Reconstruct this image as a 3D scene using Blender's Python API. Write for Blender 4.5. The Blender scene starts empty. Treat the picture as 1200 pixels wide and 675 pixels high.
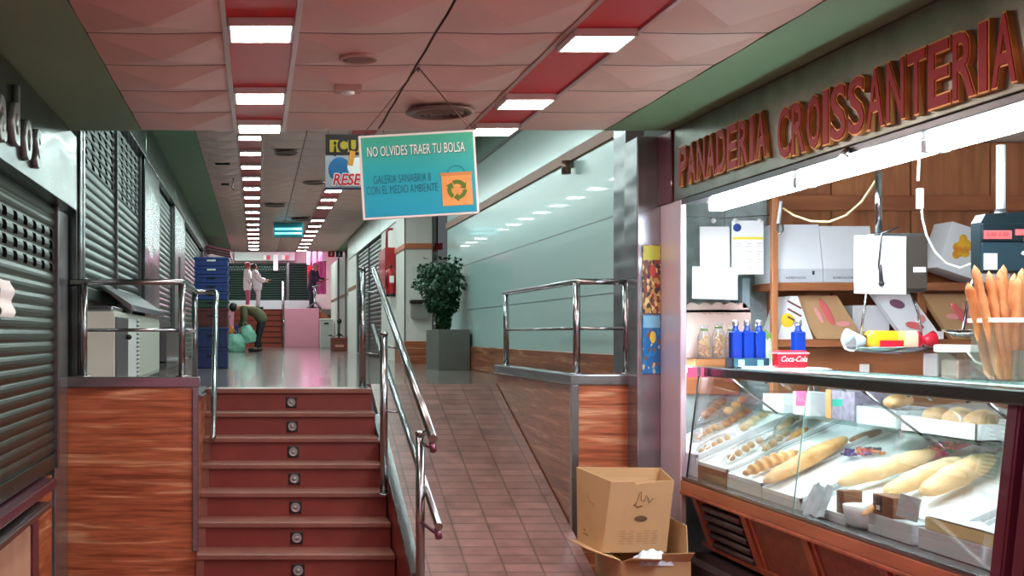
import bpy, bmesh, math, random
from mathutils import Vector, Matrix, Euler
random.seed(7)
PI = math.pi
SC = bpy.context.scene
COL = SC.collection
E = 1.62            # eye height above the lower floor
F = 1400.0          # focal length in pixels of the 1200 px frame
VX, VY = 301.0, 392.0
UF = 1.19           # upper floor level
CL = E + 1.29       # lower ceiling
CU = E + 2.30       # upper ceiling

def at(px, py, d):
    """real position seen at that pixel, d metres down the hall"""
    return Vector(((px - VX) / F * d, d, E - (py - VY) / F * d))

def lin(c):
    return tuple(((v / 255.0) / 12.92 if v / 255.0 <= 0.04045 else ((v / 255.0 + 0.055) / 1.055) ** 2.4) for v in c)

# ---------------------------------------------------------------- materials
def nodes_of(name):
    m = bpy.data.materials.new(name)
    m.use_nodes = True
    nt = m.node_tree
    return m, nt, nt.nodes['Principled BSDF']

def mat(name, rgb, rough=0.5, metal=0.0, var=0.0, scale=8.0, bump=0.0, bscale=60.0, stretch=(1, 1, 1), rgb2=None, spec=0.5, coat=0.0, trans=0.0, bdet=3):
    m, nt, p = nodes_of(name)
    c = lin(rgb)
    p.inputs['Base Color'].default_value = (*c, 1)
    p.inputs['Roughness'].default_value = rough
    p.inputs['Metallic'].default_value = metal
    p.inputs['Specular IOR Level'].default_value = spec
    p.inputs['Coat Weight'].default_value = coat
    p.inputs['Transmission Weight'].default_value = trans
    tc = nt.nodes.new('ShaderNodeTexCoord')
    mp = nt.nodes.new('ShaderNodeMapping')
    mp.inputs['Scale'].default_value = stretch
    nt.links.new(tc.outputs['Object'], mp.inputs['Vector'])
    if var > 0 or rgb2:
        n = nt.nodes.new('ShaderNodeTexNoise')
        n.inputs['Scale'].default_value = scale
        n.inputs['Detail'].default_value = 5
        nt.links.new(mp.outputs[0], n.inputs['Vector'])
        r = nt.nodes.new('ShaderNodeValToRGB')
        r.color_ramp.elements[0].position = 0.32
        r.color_ramp.elements[1].position = 0.68
        if rgb2:
            r.color_ramp.elements[0].color = (*c, 1)
            r.color_ramp.elements[1].color = (*lin(rgb2), 1)
        else:
            r.color_ramp.elements[0].color = (*[v * (1 - var) for v in c], 1)
            r.color_ramp.elements[1].color = (*[min(1, v * (1 + var)) for v in c], 1)
        nt.links.new(n.outputs['Fac'], r.inputs['Fac'])
        nt.links.new(r.outputs['Color'], p.inputs['Base Color'])
    if bump > 0:
        n2 = nt.nodes.new('ShaderNodeTexNoise')
        n2.inputs['Scale'].default_value = bscale
        n2.inputs['Detail'].default_value = bdet
        nt.links.new(mp.outputs[0], n2.inputs['Vector'])
        b = nt.nodes.new('ShaderNodeBump')
        b.inputs['Strength'].default_value = bump
        b.inputs['Distance'].default_value = 0.02
        nt.links.new(n2.outputs['Fac'], b.inputs['Height'])
        nt.links.new(b.outputs['Normal'], p.inputs['Normal'])
    return m

def emit(name, rgb, strength, base=(240, 240, 240)):
    m, nt, p = nodes_of(name)
    p.inputs['Base Color'].default_value = (*lin(base), 1)
    p.inputs['Emission Color'].default_value = (*lin(rgb), 1)
    p.inputs['Emission Strength'].default_value = strength
    return m

def glass(name, tint=(235, 250, 245), refl=0.06, rough=0.0, alpha=0.0, haze=(230, 240, 240)):
    """clear sheet: lets light straight through, reflects a little; alpha adds milky plastic"""
    m, nt, p = nodes_of(name)
    out = nt.nodes['Material Output']
    t = nt.nodes.new('ShaderNodeBsdfTransparent')
    t.inputs['Color'].default_value = (*lin(tint), 1)
    g = nt.nodes.new('ShaderNodeBsdfGlossy')
    g.inputs['Roughness'].default_value = rough
    fr = nt.nodes.new('ShaderNodeLayerWeight')
    fr.inputs['Blend'].default_value = 0.25
    mu = nt.nodes.new('ShaderNodeMath'); mu.operation = 'MULTIPLY_ADD'
    nt.links.new(fr.outputs['Fresnel'], mu.inputs[0])
    mu.inputs[1].default_value = 0.3
    mu.inputs[2].default_value = refl * 0.5
    mx = nt.nodes.new('ShaderNodeMixShader')
    nt.links.new(mu.outputs[0], mx.inputs[0])
    nt.links.new(t.outputs[0], mx.inputs[1])
    nt.links.new(g.outputs[0], mx.inputs[2])
    last = mx
    if alpha > 0:
        p.inputs['Base Color'].default_value = (*lin(haze), 1)
        p.inputs['Roughness'].default_value = 0.3
        m2 = nt.nodes.new('ShaderNodeMixShader')
        m2.inputs[0].default_value = alpha
        nt.links.new(mx.outputs[0], m2.inputs[1])
        nt.links.new(p.outputs[0], m2.inputs[2])
        last = m2
    nt.links.new(last.outputs[0], out.inputs['Surface'])
    return m

def ramp_nodes(nt, fac, stops):
    r = nt.nodes.new('ShaderNodeValToRGB')
    el = r.color_ramp.elements
    while len(el) < len(stops):
        el.new(0.5)
    for e, (pos, c) in zip(el, stops):
        e.position = pos
        e.color = (*lin(c), 1)
    nt.links.new(fac, r.inputs['Fac'])
    return r

# ---------------------------------------------------------------- mesh builder
class MB:
    def __init__(s):
        s.bm = bmesh.new()
    def quad(s, pts, mi=0):
        f = s.bm.faces.new([s.bm.verts.new(p) for p in pts]); f.material_index = mi
        return f
    def box(s, x0, x1, y0, y1, z0, z1, bev=0.0, mi=0, M=None, seg=2):
        g = bmesh.ops.create_cube(s.bm, size=1.0)
        vs = g['verts']
        for v in vs:
            v.co = Vector(((x0 + x1) / 2 + v.co.x * (x1 - x0), (y0 + y1) / 2 + v.co.y * (y1 - y0), (z0 + z1) / 2 + v.co.z * (z1 - z0)))
        fs = set(f for v in vs for f in v.link_faces)
        for f in fs: f.material_index = mi
        if bev > 0:
            es = list(set(e for v in vs for e in v.link_edges))
            r = bmesh.ops.bevel(s.bm, geom=es, offset=bev, segments=seg, affect='EDGES', profile=0.5)
            fs = set(r['faces']) | set(f for v in r['verts'] for f in v.link_faces)
            vs = list(set(v for f in fs for v in f.verts))
            for f in fs: f.material_index = mi
        if M is not None:
            for v in vs: v.co = M @ v.co
        return s
    def cyl(s, a, b, r, r2=None, n=14, mi=0, cap=True, smooth=True):
        a, b = Vector(a), Vector(b)
        r2 = r if r2 is None else r2
        d = (b - a)
        q = Vector((0, 0, 1)).rotation_difference(d.normalized()).to_matrix()
        va, vb = [], []
        for i in range(n):
            t = 2 * PI * i / n
            o = q @ Vector((math.cos(t), math.sin(t), 0))
            va.append(s.bm.verts.new(a + o * r)); vb.append(s.bm.verts.new(b + o * r2))
        for i in range(n):
            j = (i + 1) % n
            f = s.bm.faces.new((va[i], va[j], vb[j], vb[i])); f.smooth = smooth; f.material_index = mi
        if cap:
            f = s.bm.faces.new(va[::-1]); f.material_index = mi
            f = s.bm.faces.new(vb); f.material_index = mi
        return s
    def tube(s, pts, r, n=10, mi=0, cap=True):
        pts = [Vector(p) for p in pts]
        rings = []
        up = None
        for i, p in enumerate(pts):
            if i == 0: d = pts[1] - p
            elif i == len(pts) - 1: d = p - pts[-2]
            else: d = (pts[i + 1] - p).normalized() + (p - pts[i - 1]).normalized()
            d.normalize()
            if up is None:
                up = d.orthogonal().normalized()
            else:
                up = (up - d * up.dot(d))
                if up.length < 1e-6: up = d.orthogonal()
                up.normalize()
            side = d.cross(up)
            rr = r[i] if isinstance(r, (list, tuple)) else r
            rings.append([s.bm.verts.new(p + (up * math.cos(2 * PI * k / n) + side * math.sin(2 * PI * k / n)) * rr) for k in range(n)])
        for a, b in zip(rings, rings[1:]):
            for k in range(n):
                j = (k + 1) % n
                f = s.bm.faces.new((a[k], a[j], b[j], b[k])); f.smooth = True; f.material_index = mi
        if cap:
            f = s.bm.faces.new(rings[0][::-1]); f.material_index = mi
            f = s.bm.faces.new(rings[-1]); f.material_index = mi
        return s
    def lathe(s, prof, c=(0, 0, 0), n=24, mi=0, M=None, smooth=True):
        c = Vector(c); rings = []
        for (r, z) in prof:
            ring = []
            for k in range(n):
                t = 2 * PI * k / n
                v = Vector((r * math.cos(t), r * math.sin(t), z))
                if M is not None: v = M @ v
                ring.append(s.bm.verts.new(c + v))
            rings.append(ring)
        for a, b in zip(rings, rings[1:]):
            for k in range(n):
                j = (k + 1) % n
                f = s.bm.faces.new((a[k], a[j], b[j], b[k])); f.smooth = smooth; f.material_index = mi
        if prof[0][0] > 1e-5: s.bm.faces.new(rings[0][::-1]).material_index = mi
        if prof[-1][0] > 1e-5: s.bm.faces.new(rings[-1]).material_index = mi
        return s
    def prism(s, pts, off, mi=0, capa=True, capb=True, smooth=False):
        """polygon pts (3D) swept by off"""
        off = Vector(off)
        a = [s.bm.verts.new(Vector(p)) for p in pts]
        b = [s.bm.verts.new(Vector(p) + off) for p in pts]
        n = len(a)
        for i in range(n):
            j = (i + 1) % n
            f = s.bm.faces.new((a[i], a[j], b[j], b[i])); f.material_index = mi; f.smooth = smooth
        if capa: s.bm.faces.new(a[::-1]).material_index = mi
        if capb: s.bm.faces.new(b).material_index = mi
        return s
    def ball(s, c, r, n=12, m=8, mi=0, sc=(1, 1, 1), jit=0.0, M=None):
        c = Vector(c)
        g = bmesh.ops.create_uvsphere(s.bm, u_segments=n, v_segments=m, radius=1.0)
        for v in g['verts']:
            k = 1 + (random.random() - .5) * jit
            p = Vector((v.co.x * sc[0], v.co.y * sc[1], v.co.z * sc[2])) * r * k
            if M is not None: p = M @ p
            v.co = c + p
        for f in set(f for v in g['verts'] for f in v.link_faces):
            f.smooth = True; f.material_index = mi
        return s
    def grid(s, fn, nu, nv, mi=0, smooth=True, closed_u=False):
        rows = [[s.bm.verts.new(fn(i / nu, j / nv)) for i in range(nu + (0 if closed_u else 1))] for j in range(nv + 1)]
        for j in range(nv):
            m = len(rows[0])
            for i in range(m if closed_u else m - 1):
                k = (i + 1) % m
                f = s.bm.faces.new((rows[j][i], rows[j][k], rows[j + 1][k], rows[j + 1][i])); f.smooth = smooth; f.material_index = mi
        return s
    def add_mesh(s, me, M=None, mi=None):
        n0 = len(s.bm.verts); f0 = len(s.bm.faces)
        s.bm.from_mesh(me)
        s.bm.verts.ensure_lookup_table(); s.bm.faces.ensure_lookup_table()
        if M is not None:
            for v in s.bm.verts[n0:]: v.co = M @ v.co
        if mi is not None:
            for f in s.bm.faces[f0:]: f.material_index = mi
        return s
    def xf(s, M):
        for v in s.bm.verts: v.co = M @ v.co
        return s
    def build(s, name, mats, parent=None, label=None, fix=True, kind=None):
        if fix: bmesh.ops.recalc_face_normals(s.bm, faces=s.bm.faces[:])
        me = bpy.data.meshes.new(name)
        if not isinstance(mats, (list, tuple)): mats = [mats]
        for m in mats: me.materials.append(m)
        vs = s.bm.verts
        if parent is not None:
            off = Vector((0, 0, 0)); q = parent
            while q is not None:
                off += q.location; q = q.parent
        else:
            xs = [v.co.x for v in vs]; ys = [v.co.y for v in vs]; zs = [v.co.z for v in vs]
            off = Vector(((min(xs) + max(xs)) / 2, (min(ys) + max(ys)) / 2, min(zs)))
        for v in vs: v.co -= off
        s.bm.to_mesh(me); s.bm.free()
        o = bpy.data.objects.new(name, me)
        COL.objects.link(o)
        if parent is not None: o.parent = parent
        else: o.location = off
        if label: o['label'] = label
        if kind: o['kind'] = kind
        return o

def thing(name, label, cat, loc=(0, 0, 0), group=None):
    o = bpy.data.objects.new(name, None)
    COL.objects.link(o)
    o.empty_display_size = 0.1
    o.location = Vector(loc)
    o['label'] = label; o['category'] = cat
    if group: o['group'] = group
    return o
def tag(o, label, cat, group=None, kind=None):
    o['label'] = label; o['category'] = cat
    if group: o['group'] = group
    if kind: o['kind'] = kind
    return o
def struct(o):
    o['kind'] = 'structure'
    return o
def dup(root, loc, label=None, rot=None, group=None, scale=None):
    def cp(o, par):
        c = o.copy(); COL.objects.link(c)
        if par is not None: c.parent = par
        for ch in list(o.children): cp(ch, c)
        return c
    r = cp(root, None)
    r.location = Vector(loc)
    if rot is not None: r.rotation_euler = rot
    if scale is not None: r.scale = scale
    if label: r['label'] = label
    if group: r['group'] = group
    return r

def text_mesh(txt, size=1.0, extrude=0.0, bevel=0.0, sx=1.0, align='CENTER', shear=0.0, res=3, space=1.0, offset=0.0):
    cu = bpy.data.curves.new('txt', 'FONT')
    cu.body = txt; cu.size = size; cu.extrude = extrude; cu.bevel_depth = bevel; cu.bevel_resolution = 0
    cu.align_x = align; cu.align_y = 'CENTER'; cu.shear = shear; cu.resolution_u = res
    cu.space_character = space; cu.offset = offset
    o = bpy.data.objects.new('txt', cu)
    COL.objects.link(o)
    dg = bpy.context.evaluated_depsgraph_get(); dg.update()
    me = bpy.data.meshes.new_from_object(o.evaluated_get(dg))
    bpy.data.objects.remove(o)
    for v in me.vertices: v.co.x *= sx
    return me

def skin_mesh(joints, edges, root=0, sub=2):
    """joints: list of (xyz, r) ; one continuous surface"""
    me = bpy.data.meshes.new('sk')
    me.from_pydata([j[0] for j in joints], edges, [])
    o = bpy.data.objects.new('sk', me); COL.objects.link(o)
    md = o.modifiers.new('s', 'SKIN')
    sv = me.skin_vertices[0].data
    for i, j in enumerate(joints):
        r = j[1]
        sv[i].radius = (r, r) if not isinstance(r, tuple) else r
        sv[i].use_root = (i == root)
    o.modifiers.new('d', 'SUBSURF').levels = sub
    o.modifiers['d'].render_levels = sub
    dg = bpy.context.evaluated_depsgraph_get(); dg.update()
    out = bpy.data.meshes.new_from_object(o.evaluated_get(dg))
    bpy.data.objects.remove(o)
    for p in out.polygons: p.use_smooth = True
    return out

def Rz(a): return Matrix.Rotation(a, 4, 'Z')
def Ry(a): return Matrix.Rotation(a, 4, 'Y')
def Rx(a): return Matrix.Rotation(a, 4, 'X')
def T(*v): return Matrix.Translation(Vector(v if len(v) == 3 else v[0]))
# ================================================================ surfaces
M = {}
M['ceil'] = mat('ceiling_tile', (226, 184, 174), 0.45, var=0.05, scale=3)
M['groove'] = mat('tile_joint', (70, 48, 44), 0.8)
M['grid'] = mat('light_channel_trim', (190, 150, 145), 0.35, 0.3)
M['redgloss'] = mat('red_gloss_panel', (200, 30, 36), 0.38, spec=0.3)
M['green'] = mat('green_soffit_paint', (122, 152, 118), 0.6, var=0.05, scale=2)
M['wallpaint'] = mat('cream_paint', (206, 200, 190), 0.7, var=0.04)
M['dark'] = mat('dark_recess', (24, 22, 22), 0.8)
M['black'] = mat('black_plastic', (22, 22, 24), 0.4)
M['white'] = mat('white_enamel', (232, 234, 232), 0.4)
M['steel'] = mat('brushed_steel', (142, 144, 146), 0.26, 0.95, var=0.06, scale=3, bump=0.06, bscale=3.0, stretch=(1, 1, 14))
M['steelwave'] = mat('wavy_steel_cladding', (84, 94, 94), 0.2, 0.92, bump=0.9, bscale=1.3, stretch=(1, 1, 3.6), bdet=0.5)
M['panelsteel'] = mat('clad_pillar_steel', (138, 140, 144), 0.24, 0.75, bump=0.9, bscale=1.6, stretch=(1, 1, 4.2), bdet=0.5)
M['steeldark'] = mat('dark_steel', (112, 112, 116), 0.3, 0.9)
M['tube'] = mat('polished_steel_tube', (158, 160, 162), 0.2, 1.0)
M['mauve'] = mat('mauve_metal_panel', (128, 78, 96), 0.28, 0.75)
M['jamb'] = mat('pale_mauve_steel', (220, 200, 210), 0.32, 0.5)
M['maroon'] = mat('maroon_lacquer', (92, 34, 52), 0.3, 0.25, coat=0.3)
M['slat'] = mat('grey_green_shutter', (62, 76, 70), 0.34, 0.75, var=0.08, scale=4)
M['teal'] = mat('pale_aqua_gloss_panel', (178, 208, 204), 0.22, spec=0.6, bump=0.10, bscale=1.6, coat=0.3)
M['brownstrip'] = mat('brown_wall_band', (146, 92, 68), 0.45, var=0.12, scale=6)
M['plastic_white'] = mat('white_plastic', (236, 236, 230), 0.35)

def stone(name, lo, mid, hi):
    m, nt, p = nodes_of(name)
    tc = nt.nodes.new('ShaderNodeTexCoord')
    def noise(stretch, det, dist=0.0):
        mp = nt.nodes.new('ShaderNodeMapping'); mp.inputs['Scale'].default_value = stretch
        nt.links.new(tc.outputs['Object'], mp.inputs[0])
        n = nt.nodes.new('ShaderNodeTexNoise'); n.inputs['Scale'].default_value = 1.0
        n.inputs['Detail'].default_value = det; n.inputs['Distortion'].default_value = dist
        nt.links.new(mp.outputs[0], n.inputs['Vector'])
        return n
    a = noise((1.0, 1.0, 20), 8, 0.9)
    b = noise((5, 5, 80), 4, 0.2)
    r = ramp_nodes(nt, a.outputs['Fac'], [(0.36, lo), (0.47, mid), (0.55, mid), (0.64, hi)])
    r2 = ramp_nodes(nt, b.outputs['Fac'], [(0.3, (190, 190, 190)), (0.7, (255, 255, 255))])
    mx = nt.nodes.new('ShaderNodeMix'); mx.data_type = 'RGBA'; mx.blend_type = 'MULTIPLY'
    mx.inputs[0].default_value = 1.0
    nt.links.new(r.outputs[0], mx.inputs[6]); nt.links.new(r2.outputs[0], mx.inputs[7])
    nt.links.new(mx.outputs[2], p.inputs['Base Color'])
    p.inputs['Roughness'].default_value = 0.32
    return m
M['stone'] = stone('red_travertine', (150, 74, 46), (190, 106, 68), (222, 162, 122))
M['stonedark'] = stone('brown_travertine', (128, 66, 42), (162, 92, 60), (198, 136, 100))

def tiles(name, c1, c2, mortar, w, h, size=0.012, rough=0.4, bump=0.5, rot=0.0, off=0.0, var=0.06, coat=0.0):
    m, nt, p = nodes_of(name)
    tc = nt.nodes.new('ShaderNodeTexCoord')
    mp = nt.nodes.new('ShaderNodeMapping'); mp.inputs['Rotation'].default_value = (0, 0, rot)
    nt.links.new(tc.outputs['Object'], mp.inputs[0])
    b = nt.nodes.new('ShaderNodeTexBrick')
    b.inputs['Color1'].default_value = (*lin(c1), 1); b.inputs['Color2'].default_value = (*lin(c2), 1)
    b.inputs['Mortar'].default_value = (*lin(mortar), 1)
    b.inputs['Scale'].default_value = 1.0
    b.inputs['Brick Width'].default_value = w; b.inputs['Row Height'].default_value = h
    b.inputs['Mortar Size'].default_value = size; b.inputs['Mortar Smooth'].default_value = 0.2
    b.offset = off
    nt.links.new(mp.outputs[0], b.inputs['Vector'])
    n = nt.nodes.new('ShaderNodeTexNoise'); n.inputs['Scale'].default_value = 7; n.inputs['Detail'].default_value = 6
    nt.links.new(tc.outputs['Object'], n.inputs['Vector'])
    r2 = ramp_nodes(nt, n.outputs['Fac'], [(0.3, (205, 200, 198)), (0.7, (255, 255, 255))])
    mx = nt.nodes.new('ShaderNodeMix'); mx.data_type = 'RGBA'; mx.blend_type = 'MULTIPLY'; mx.inputs[0].default_value = 1.0
    nt.links.new(b.outputs['Color'], mx.inputs[6]); nt.links.new(r2.outputs[0], mx.inputs[7])
    nt.links.new(mx.outputs[2], p.inputs['Base Color'])
    bp = nt.nodes.new('ShaderNodeBump'); bp.inputs['Strength'].default_value = bump; bp.inputs['Distance'].default_value = 0.006
    bp.invert = True
    nt.links.new(b.outputs['Fac'], bp.inputs['Height'])
    nt.links.new(bp.outputs[0], p.inputs['Normal'])
    p.inputs['Roughness'].default_value = rough
    p.inputs['Coat Weight'].default_value = coat
    return m
M['rampt'] = tiles('terracotta_ramp_tile', (146, 104, 96), (128, 88, 80), (106, 74, 68), 0.235, 0.105, 0.006, 0.34, 0.9)
M['floort'] = tiles('terracotta_floor_tile', (140, 82, 72), (126, 72, 62), (84, 52, 46), 0.3, 0.3, 0.006, 0.35, 0.5)
M['upfloor'] = tiles('polished_terrazzo', (150, 138, 132), (138, 126, 120), (104, 94, 90), 0.4, 0.4, 0.004, 0.13, 0.2, coat=0.3)
M['step'] = mat('brick_red_step', (122, 50, 42), 0.4, var=0.10, scale=5)
M['tread'] = mat('worn_step_tread', (128, 80, 68), 0.42, var=0.15, scale=5)
M['tealtiles'] = tiles('white_wall_tile', (196, 214, 212), (190, 208, 206), (150, 170, 170), 0.3, 0.2, 0.004, 0.2, 0.3)

# ================================================================ floors
b = MB(); b.box(-1.6, 5.6, -4, 8.3, -0.2, 0); struct(b.build('floor_lower', M['floort']))
b = MB()
b.prism([(-1.6, 8.06, 0), (-0.42, 8.06, 0), (-0.42, 9.72, 0), (0.92, 9.72, 0), (0.92, 10.4, 0), (2.09, 10.4, 0), (2.09, 10.43, 0), (2.15, 10.43, 0), (2.15, 7.975, 0), (2.75, 7.975, 0), (2.75, 42, 0), (-1.6, 42, 0)], (0, 0, -0.04))
b.xf(T(0, 0, UF)); struct(b.build('floor_upper', M['upfloor']))
b = MB(); b.box(-3, 5, 41.4, 46.5, 2.3, 2.5); struct(b.build('floor_far_landing', M['upfloor']))

# ================================================================ lower ceiling, dished tiles
TS = 0.606
YJ = [7.53 - TS * k for k in range(0, 20)]
b = MB()
cols = [(-0.725, -0.135), (0.168, 0.757), (0.769, 1.316), (1.616, 2.185)]
for (x0, x1) in cols:
    for k in range(len(YJ) - 1):
        y1, y0 = YJ[k] - 0.006, YJ[k + 1] + 0.006
        sag = 0.05
        def V(u, v, h): return b.bm.verts.new((x0 + (x1 - x0) * u, y0 + (y1 - y0) * v, CL - sag * h))
        c = V(.5, .5, 1.0)
        ring = [V(0, 0, 0), V(.5, 0, .12), V(1, 0, 0), V(1, .5, .12), V(1, 1, 0), V(.5, 1, .12), V(0, 1, 0), V(0, .5, .12)]
        for q in range(8):
            b.bm.faces.new((c, ring[(q + 1) % 8], ring[q])).smooth = False
b.box(-0.74, 2.20, YJ[-1], 7.53, CL + 0.004, CL + 0.02, mi=1)
b.box(-1.7, 5.6, YJ[-1], 7.53, CL + 0.03, CL + 0.2, mi=1)
o = struct(b.build('ceiling_lower', [M['ceil'], M['groove']], fix=False))
b = MB(); b.box(-1.7, 5.6, 7.50, 7.56, CL + 0.004, CU + 0.1); struct(b.build('wall_ceiling_step', M['ceil']))
# red recessed channels between the tiles
for i, (x0, x1) in enumerate([(-0.135, 0.168), (1.316, 1.616)]):
    b = MB()
    b.box(x0, x1, YJ[-1], 7.53, CL - 0.002, CL + 0.012, mi=0)
    for x in (x0, x1):
        b.box(x - 0.011, x + 0.011, YJ[-1], 7.53, CL - 0.014, CL + 0.006, mi=1)
    struct(b.build('trim_%d' % (i + 1), [M['redgloss'], M['grid']]))
# green soffits
b = MB(); b.box(-1.7, -0.73, YJ[-1], 7.53, CL - 0.006, CL + 0.03); struct(b.build('ceiling_soffit_left', M['green']))
b = MB(); b.box(2.19, 2.70, YJ[-1], 7.53, CL - 0.006, CL + 0.03); struct(b.build('ceiling_soffit_right', M['green']))

# ================================================================ upper ceiling
YE = 33.0
def upceil(name, x0, x1, m):
    b = MB()
    n = int((YE - 7.56) / 0.6)
    for k in range(n):
        y0 = 7.56 + k * 0.6 + 0.006; y1 = y0 + 0.588
        nx = max(1, round((x1 - x0) / 0.6)); w = (x1 - x0) / nx
        for j in range(nx):
            xa = x0 + j * w + 0.005; xb = xa + w - 0.01
            def V(u, v, h): return b.bm.verts.new((xa + (xb - xa) * u, y0 + (y1 - y0) * v, CU - .05 * h))
            c = V(.5, .5, 1.0)
            ring = [V(0, 0, 0), V(.5, 0, .12), V(1, 0, 0), V(1, .5, .12), V(1, 1, 0), V(.5, 1, .12), V(0, 1, 0), V(0, .5, .12)]
            for q in range(8): b.bm.faces.new((c, ring[(q + 1) % 8], ring[q])).smooth = False
    b.box(x0, x1, 7.56, YE, CU + 0.004, CU + 0.03, mi=1)
    return struct(b.build(name, [m, M['groove']], fix=False))
upceil('ceiling_upper_left', -0.70, -0.235, M['ceil'])
upceil('ceiling_upper', 0.075, 1.06, M['ceil'])
upceil('ceiling_upper_right', 1.36, 2.19, M['ceil'])
for i, (x0, x1) in enumerate([(-0.235, 0.075), (1.06, 1.36)]):
    b = MB(); b.box(x0, x1, 7.56, YE, CU - 0.002, CU + 0.012)
    for x in (x0, x1): b.box(x - 0.01, x + 0.01, 7.56, YE, CU - 0.012, CU + 0.006, mi=1)
    struct(b.build('trim_%d' % (i + 3), [M['redgloss'], M['grid']]))
b = MB(); b.box(-1.7, -0.70, 7.56, YE, CU - 0.006, CU + 0.03); struct(b.build('ceiling_soffit_left', M['green']))
b = MB(); b.box(2.19, 2.9, 7.56, YE, CU - 0.006, CU + 0.03); struct(b.build('ceiling_soffit_right', M['green']))
b = MB(); b.box(-3, 5, YE, YE + .1, CU - 0.006, 5.1); b.box(-3, 5, YE, 46.5, 5.0, 5.1); struct(b.build('ceiling_far', M['wallpaint']))

# ================================================================ walls
b = MB(); b.box(-1.6, -1.36, -4, 8.3, 0, CL + .03); struct(b.build('wall_left', M['wallpaint']))
b = MB(); b.box(-1.7, -1.34, 8.3, 42, UF, CU + .03); struct(b.build('wall_left_upper', M['wallpaint']))
b = MB(); b.box(-1.7, 5.7, -4.2, -4, 0, CL + .2); struct(b.build('wall_back', M['wallpaint']))
b = MB(); b.box(2.72, 2.95, -4, 3.4, 0, CL + .03); struct(b.build('wall_right', M['wallpaint']))
# bakery room shell
b = MB(); b.box(5.2, 5.35, 3.3, 8.3, 0, CL + .1); struct(b.build('wall_bakery_back', M['wallpaint']))
b = MB(); b.box(2.95, 5.3, 3.3, 3.4, 0, CL + .03); struct(b.build('wall_bakery_near', M['wallpaint']))
b = MB(); b.box(2.78, 5.3, 8.02, 8.15, 0, CL + .03); struct(b.build('wall_bakery_end', M['tealtiles']))
b = MB(); b.box(2.70, 5.3, 3.3, 8.1, CL - .004, CL + .02); struct(b.build('ceiling_bakery', M['wallpaint']))
# aqua wall on the right of the upper hall
b = MB()
b.box(2.60, 2.78, 8.0, 16.3, UF, E + 2.0, mi=0)
b.box(2.585, 2.60, 8.0, 16.3, E + 2.0, E + 2.04, mi=1)
b.box(2.63, 2.78, 8.0, 16.3, E + 2.0, CU, mi=0)
for z in (E + 0.30, E + 0.86): b.box(2.5985, 2.6005, 8.0, 16.3, z, z + 0.006, mi=1)
struct(b.build('wall_right_upper', [M['teal'], M['steeldark']]))
b = MB(); b.box(2.578, 2.60, 8.0, 16.3, E + 1.43, E + 1.52, bev=.004); struct(b.build('trim_5', M['brownstrip']))
b = MB(); b.box(2.575, 2.60, 8.0, 16.3, UF, UF + 0.285, bev=.004); struct(b.build('baseboard_right', M['stonedark']))
# far end
b = MB(); b.box(-3, 5, 45.6, 45.9, 1.0, 5.1); b.box(-3, -2.8, YE, 45.9, 1, 5.1); b.box(4.8, 5, YE, 45.9, 1, 5.1)
b.box(-3, -1.6, 41.9, 42, 1.0, 5.1)
struct(b.build('wall_far', M['wallpaint']))
# right side of the upper hall beyond the column
b = MB(); b.box(2.6, 2.75, 18.9, 42, UF, CU + .03); struct(b.build('wall_right_far', M['wallpaint']))

# ================================================================ blocks beside the stairs
CAP0, CAP1 = E - 0.355, E - 0.285
b = MB()
b.box(-1.27, -0.40, 8.0, 8.06, 0, CAP0, mi=0)
b.box(-0.46, -0.40, 8.06, 9.44, 0, UF - 0.04, mi=0)
struct(b.build('wall_stair_left', [M['stone']]))
b = MB(); b.box(-1.29, -0.385, 7.985, 8.10, CAP0, CAP1, bev=.006); b.box(-0.47, -0.385, 8.10, 9.44, CAP0 - .06, UF+0.012, bev=.006)
b.box(-0.432, -0.392, 7.985, 8.03, 0.17, CAP0, bev=.004)
struct(b.build('trim_6', M['steel']))
b = MB()
b.box(2.10, 2.50, 7.9, 7.97, 0, CAP0 + .02, mi=0)
b.box(2.09, 2.16, 7.97, 10.42, 0.0, CAP0 + .02, mi=1)
struct(b.build('wall_ramp_right', [M['stone'], M['stonedark']]))
b = MB(); b.box(2.07, 2.50, 7.885, 8.0, CAP0 + .02, CAP1 + .02, bev=.006); b.box(2.07, 2.18, 8.0, 10.44, CAP0 + .02, CAP1 + .02, bev=.006)
b.box(2.078, 2.125, 7.885, 7.935, 0.3, CAP0 + .02, bev=.004)
struct(b.build('trim_7', M['steel']))

# ================================================================ staircase and ramp
G, R_, Y0 = 0.262, 0.17, 9.44
st = thing('staircase', 'brick red staircase of seven steps with a small round light in each riser', 'stairs', (0.26, 8.6, 0))
lamp_lens = mat('step_light_lens', (150, 150, 150), 0.2, 0.3)
for k in range(7):
    zt = UF - R_ * k
    yf = Y0 - G * k
    xl = -0.40 + 0.0 * k
    b = MB()
    z0 = zt - R_ if k < 6 else 0.0
    b.box(xl, 0.912, yf + 0.03, yf + 0.03 + G + .02, max(0, zt - R_ - .03), zt - 0.035, mi=0)
    b.box(xl, 0.912, yf, yf + 0.03 + G, zt - 0.036, zt + (0.0 if k else 0.002), bev=.006, mi=1)
    b.box(xl, xl + 0.05, yf + 0.012, yf + 0.05, zt - R_, zt - 0.035, mi=1)
    o = b.build('step', [M['step'], M['tread']], st)
    b = MB(); c = Vector((0.272, yf + 0.03, zt - 0.108))
    b.box(c.x - .043, c.x + .043, c.y - .012, c.y + .002, c.z - .043, c.z + .043, bev=.006)
    sl = b.build('step_light', M['black'], st)
    b = MB(); Mx = Rx(PI / 2)
    b.lathe([(0.018, 0.0), (0.033, 0.0), (0.034, 0.006), (0.029, 0.010), (0.024, 0.006), (0.012, 0.006), (0.010, 0.011), (0.0, 0.012)], (c.x, c.y - .012, c.z), 20, M=Mx)
    b.build('lens_ring', lamp_lens, sl)
RS = 0.0
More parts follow.
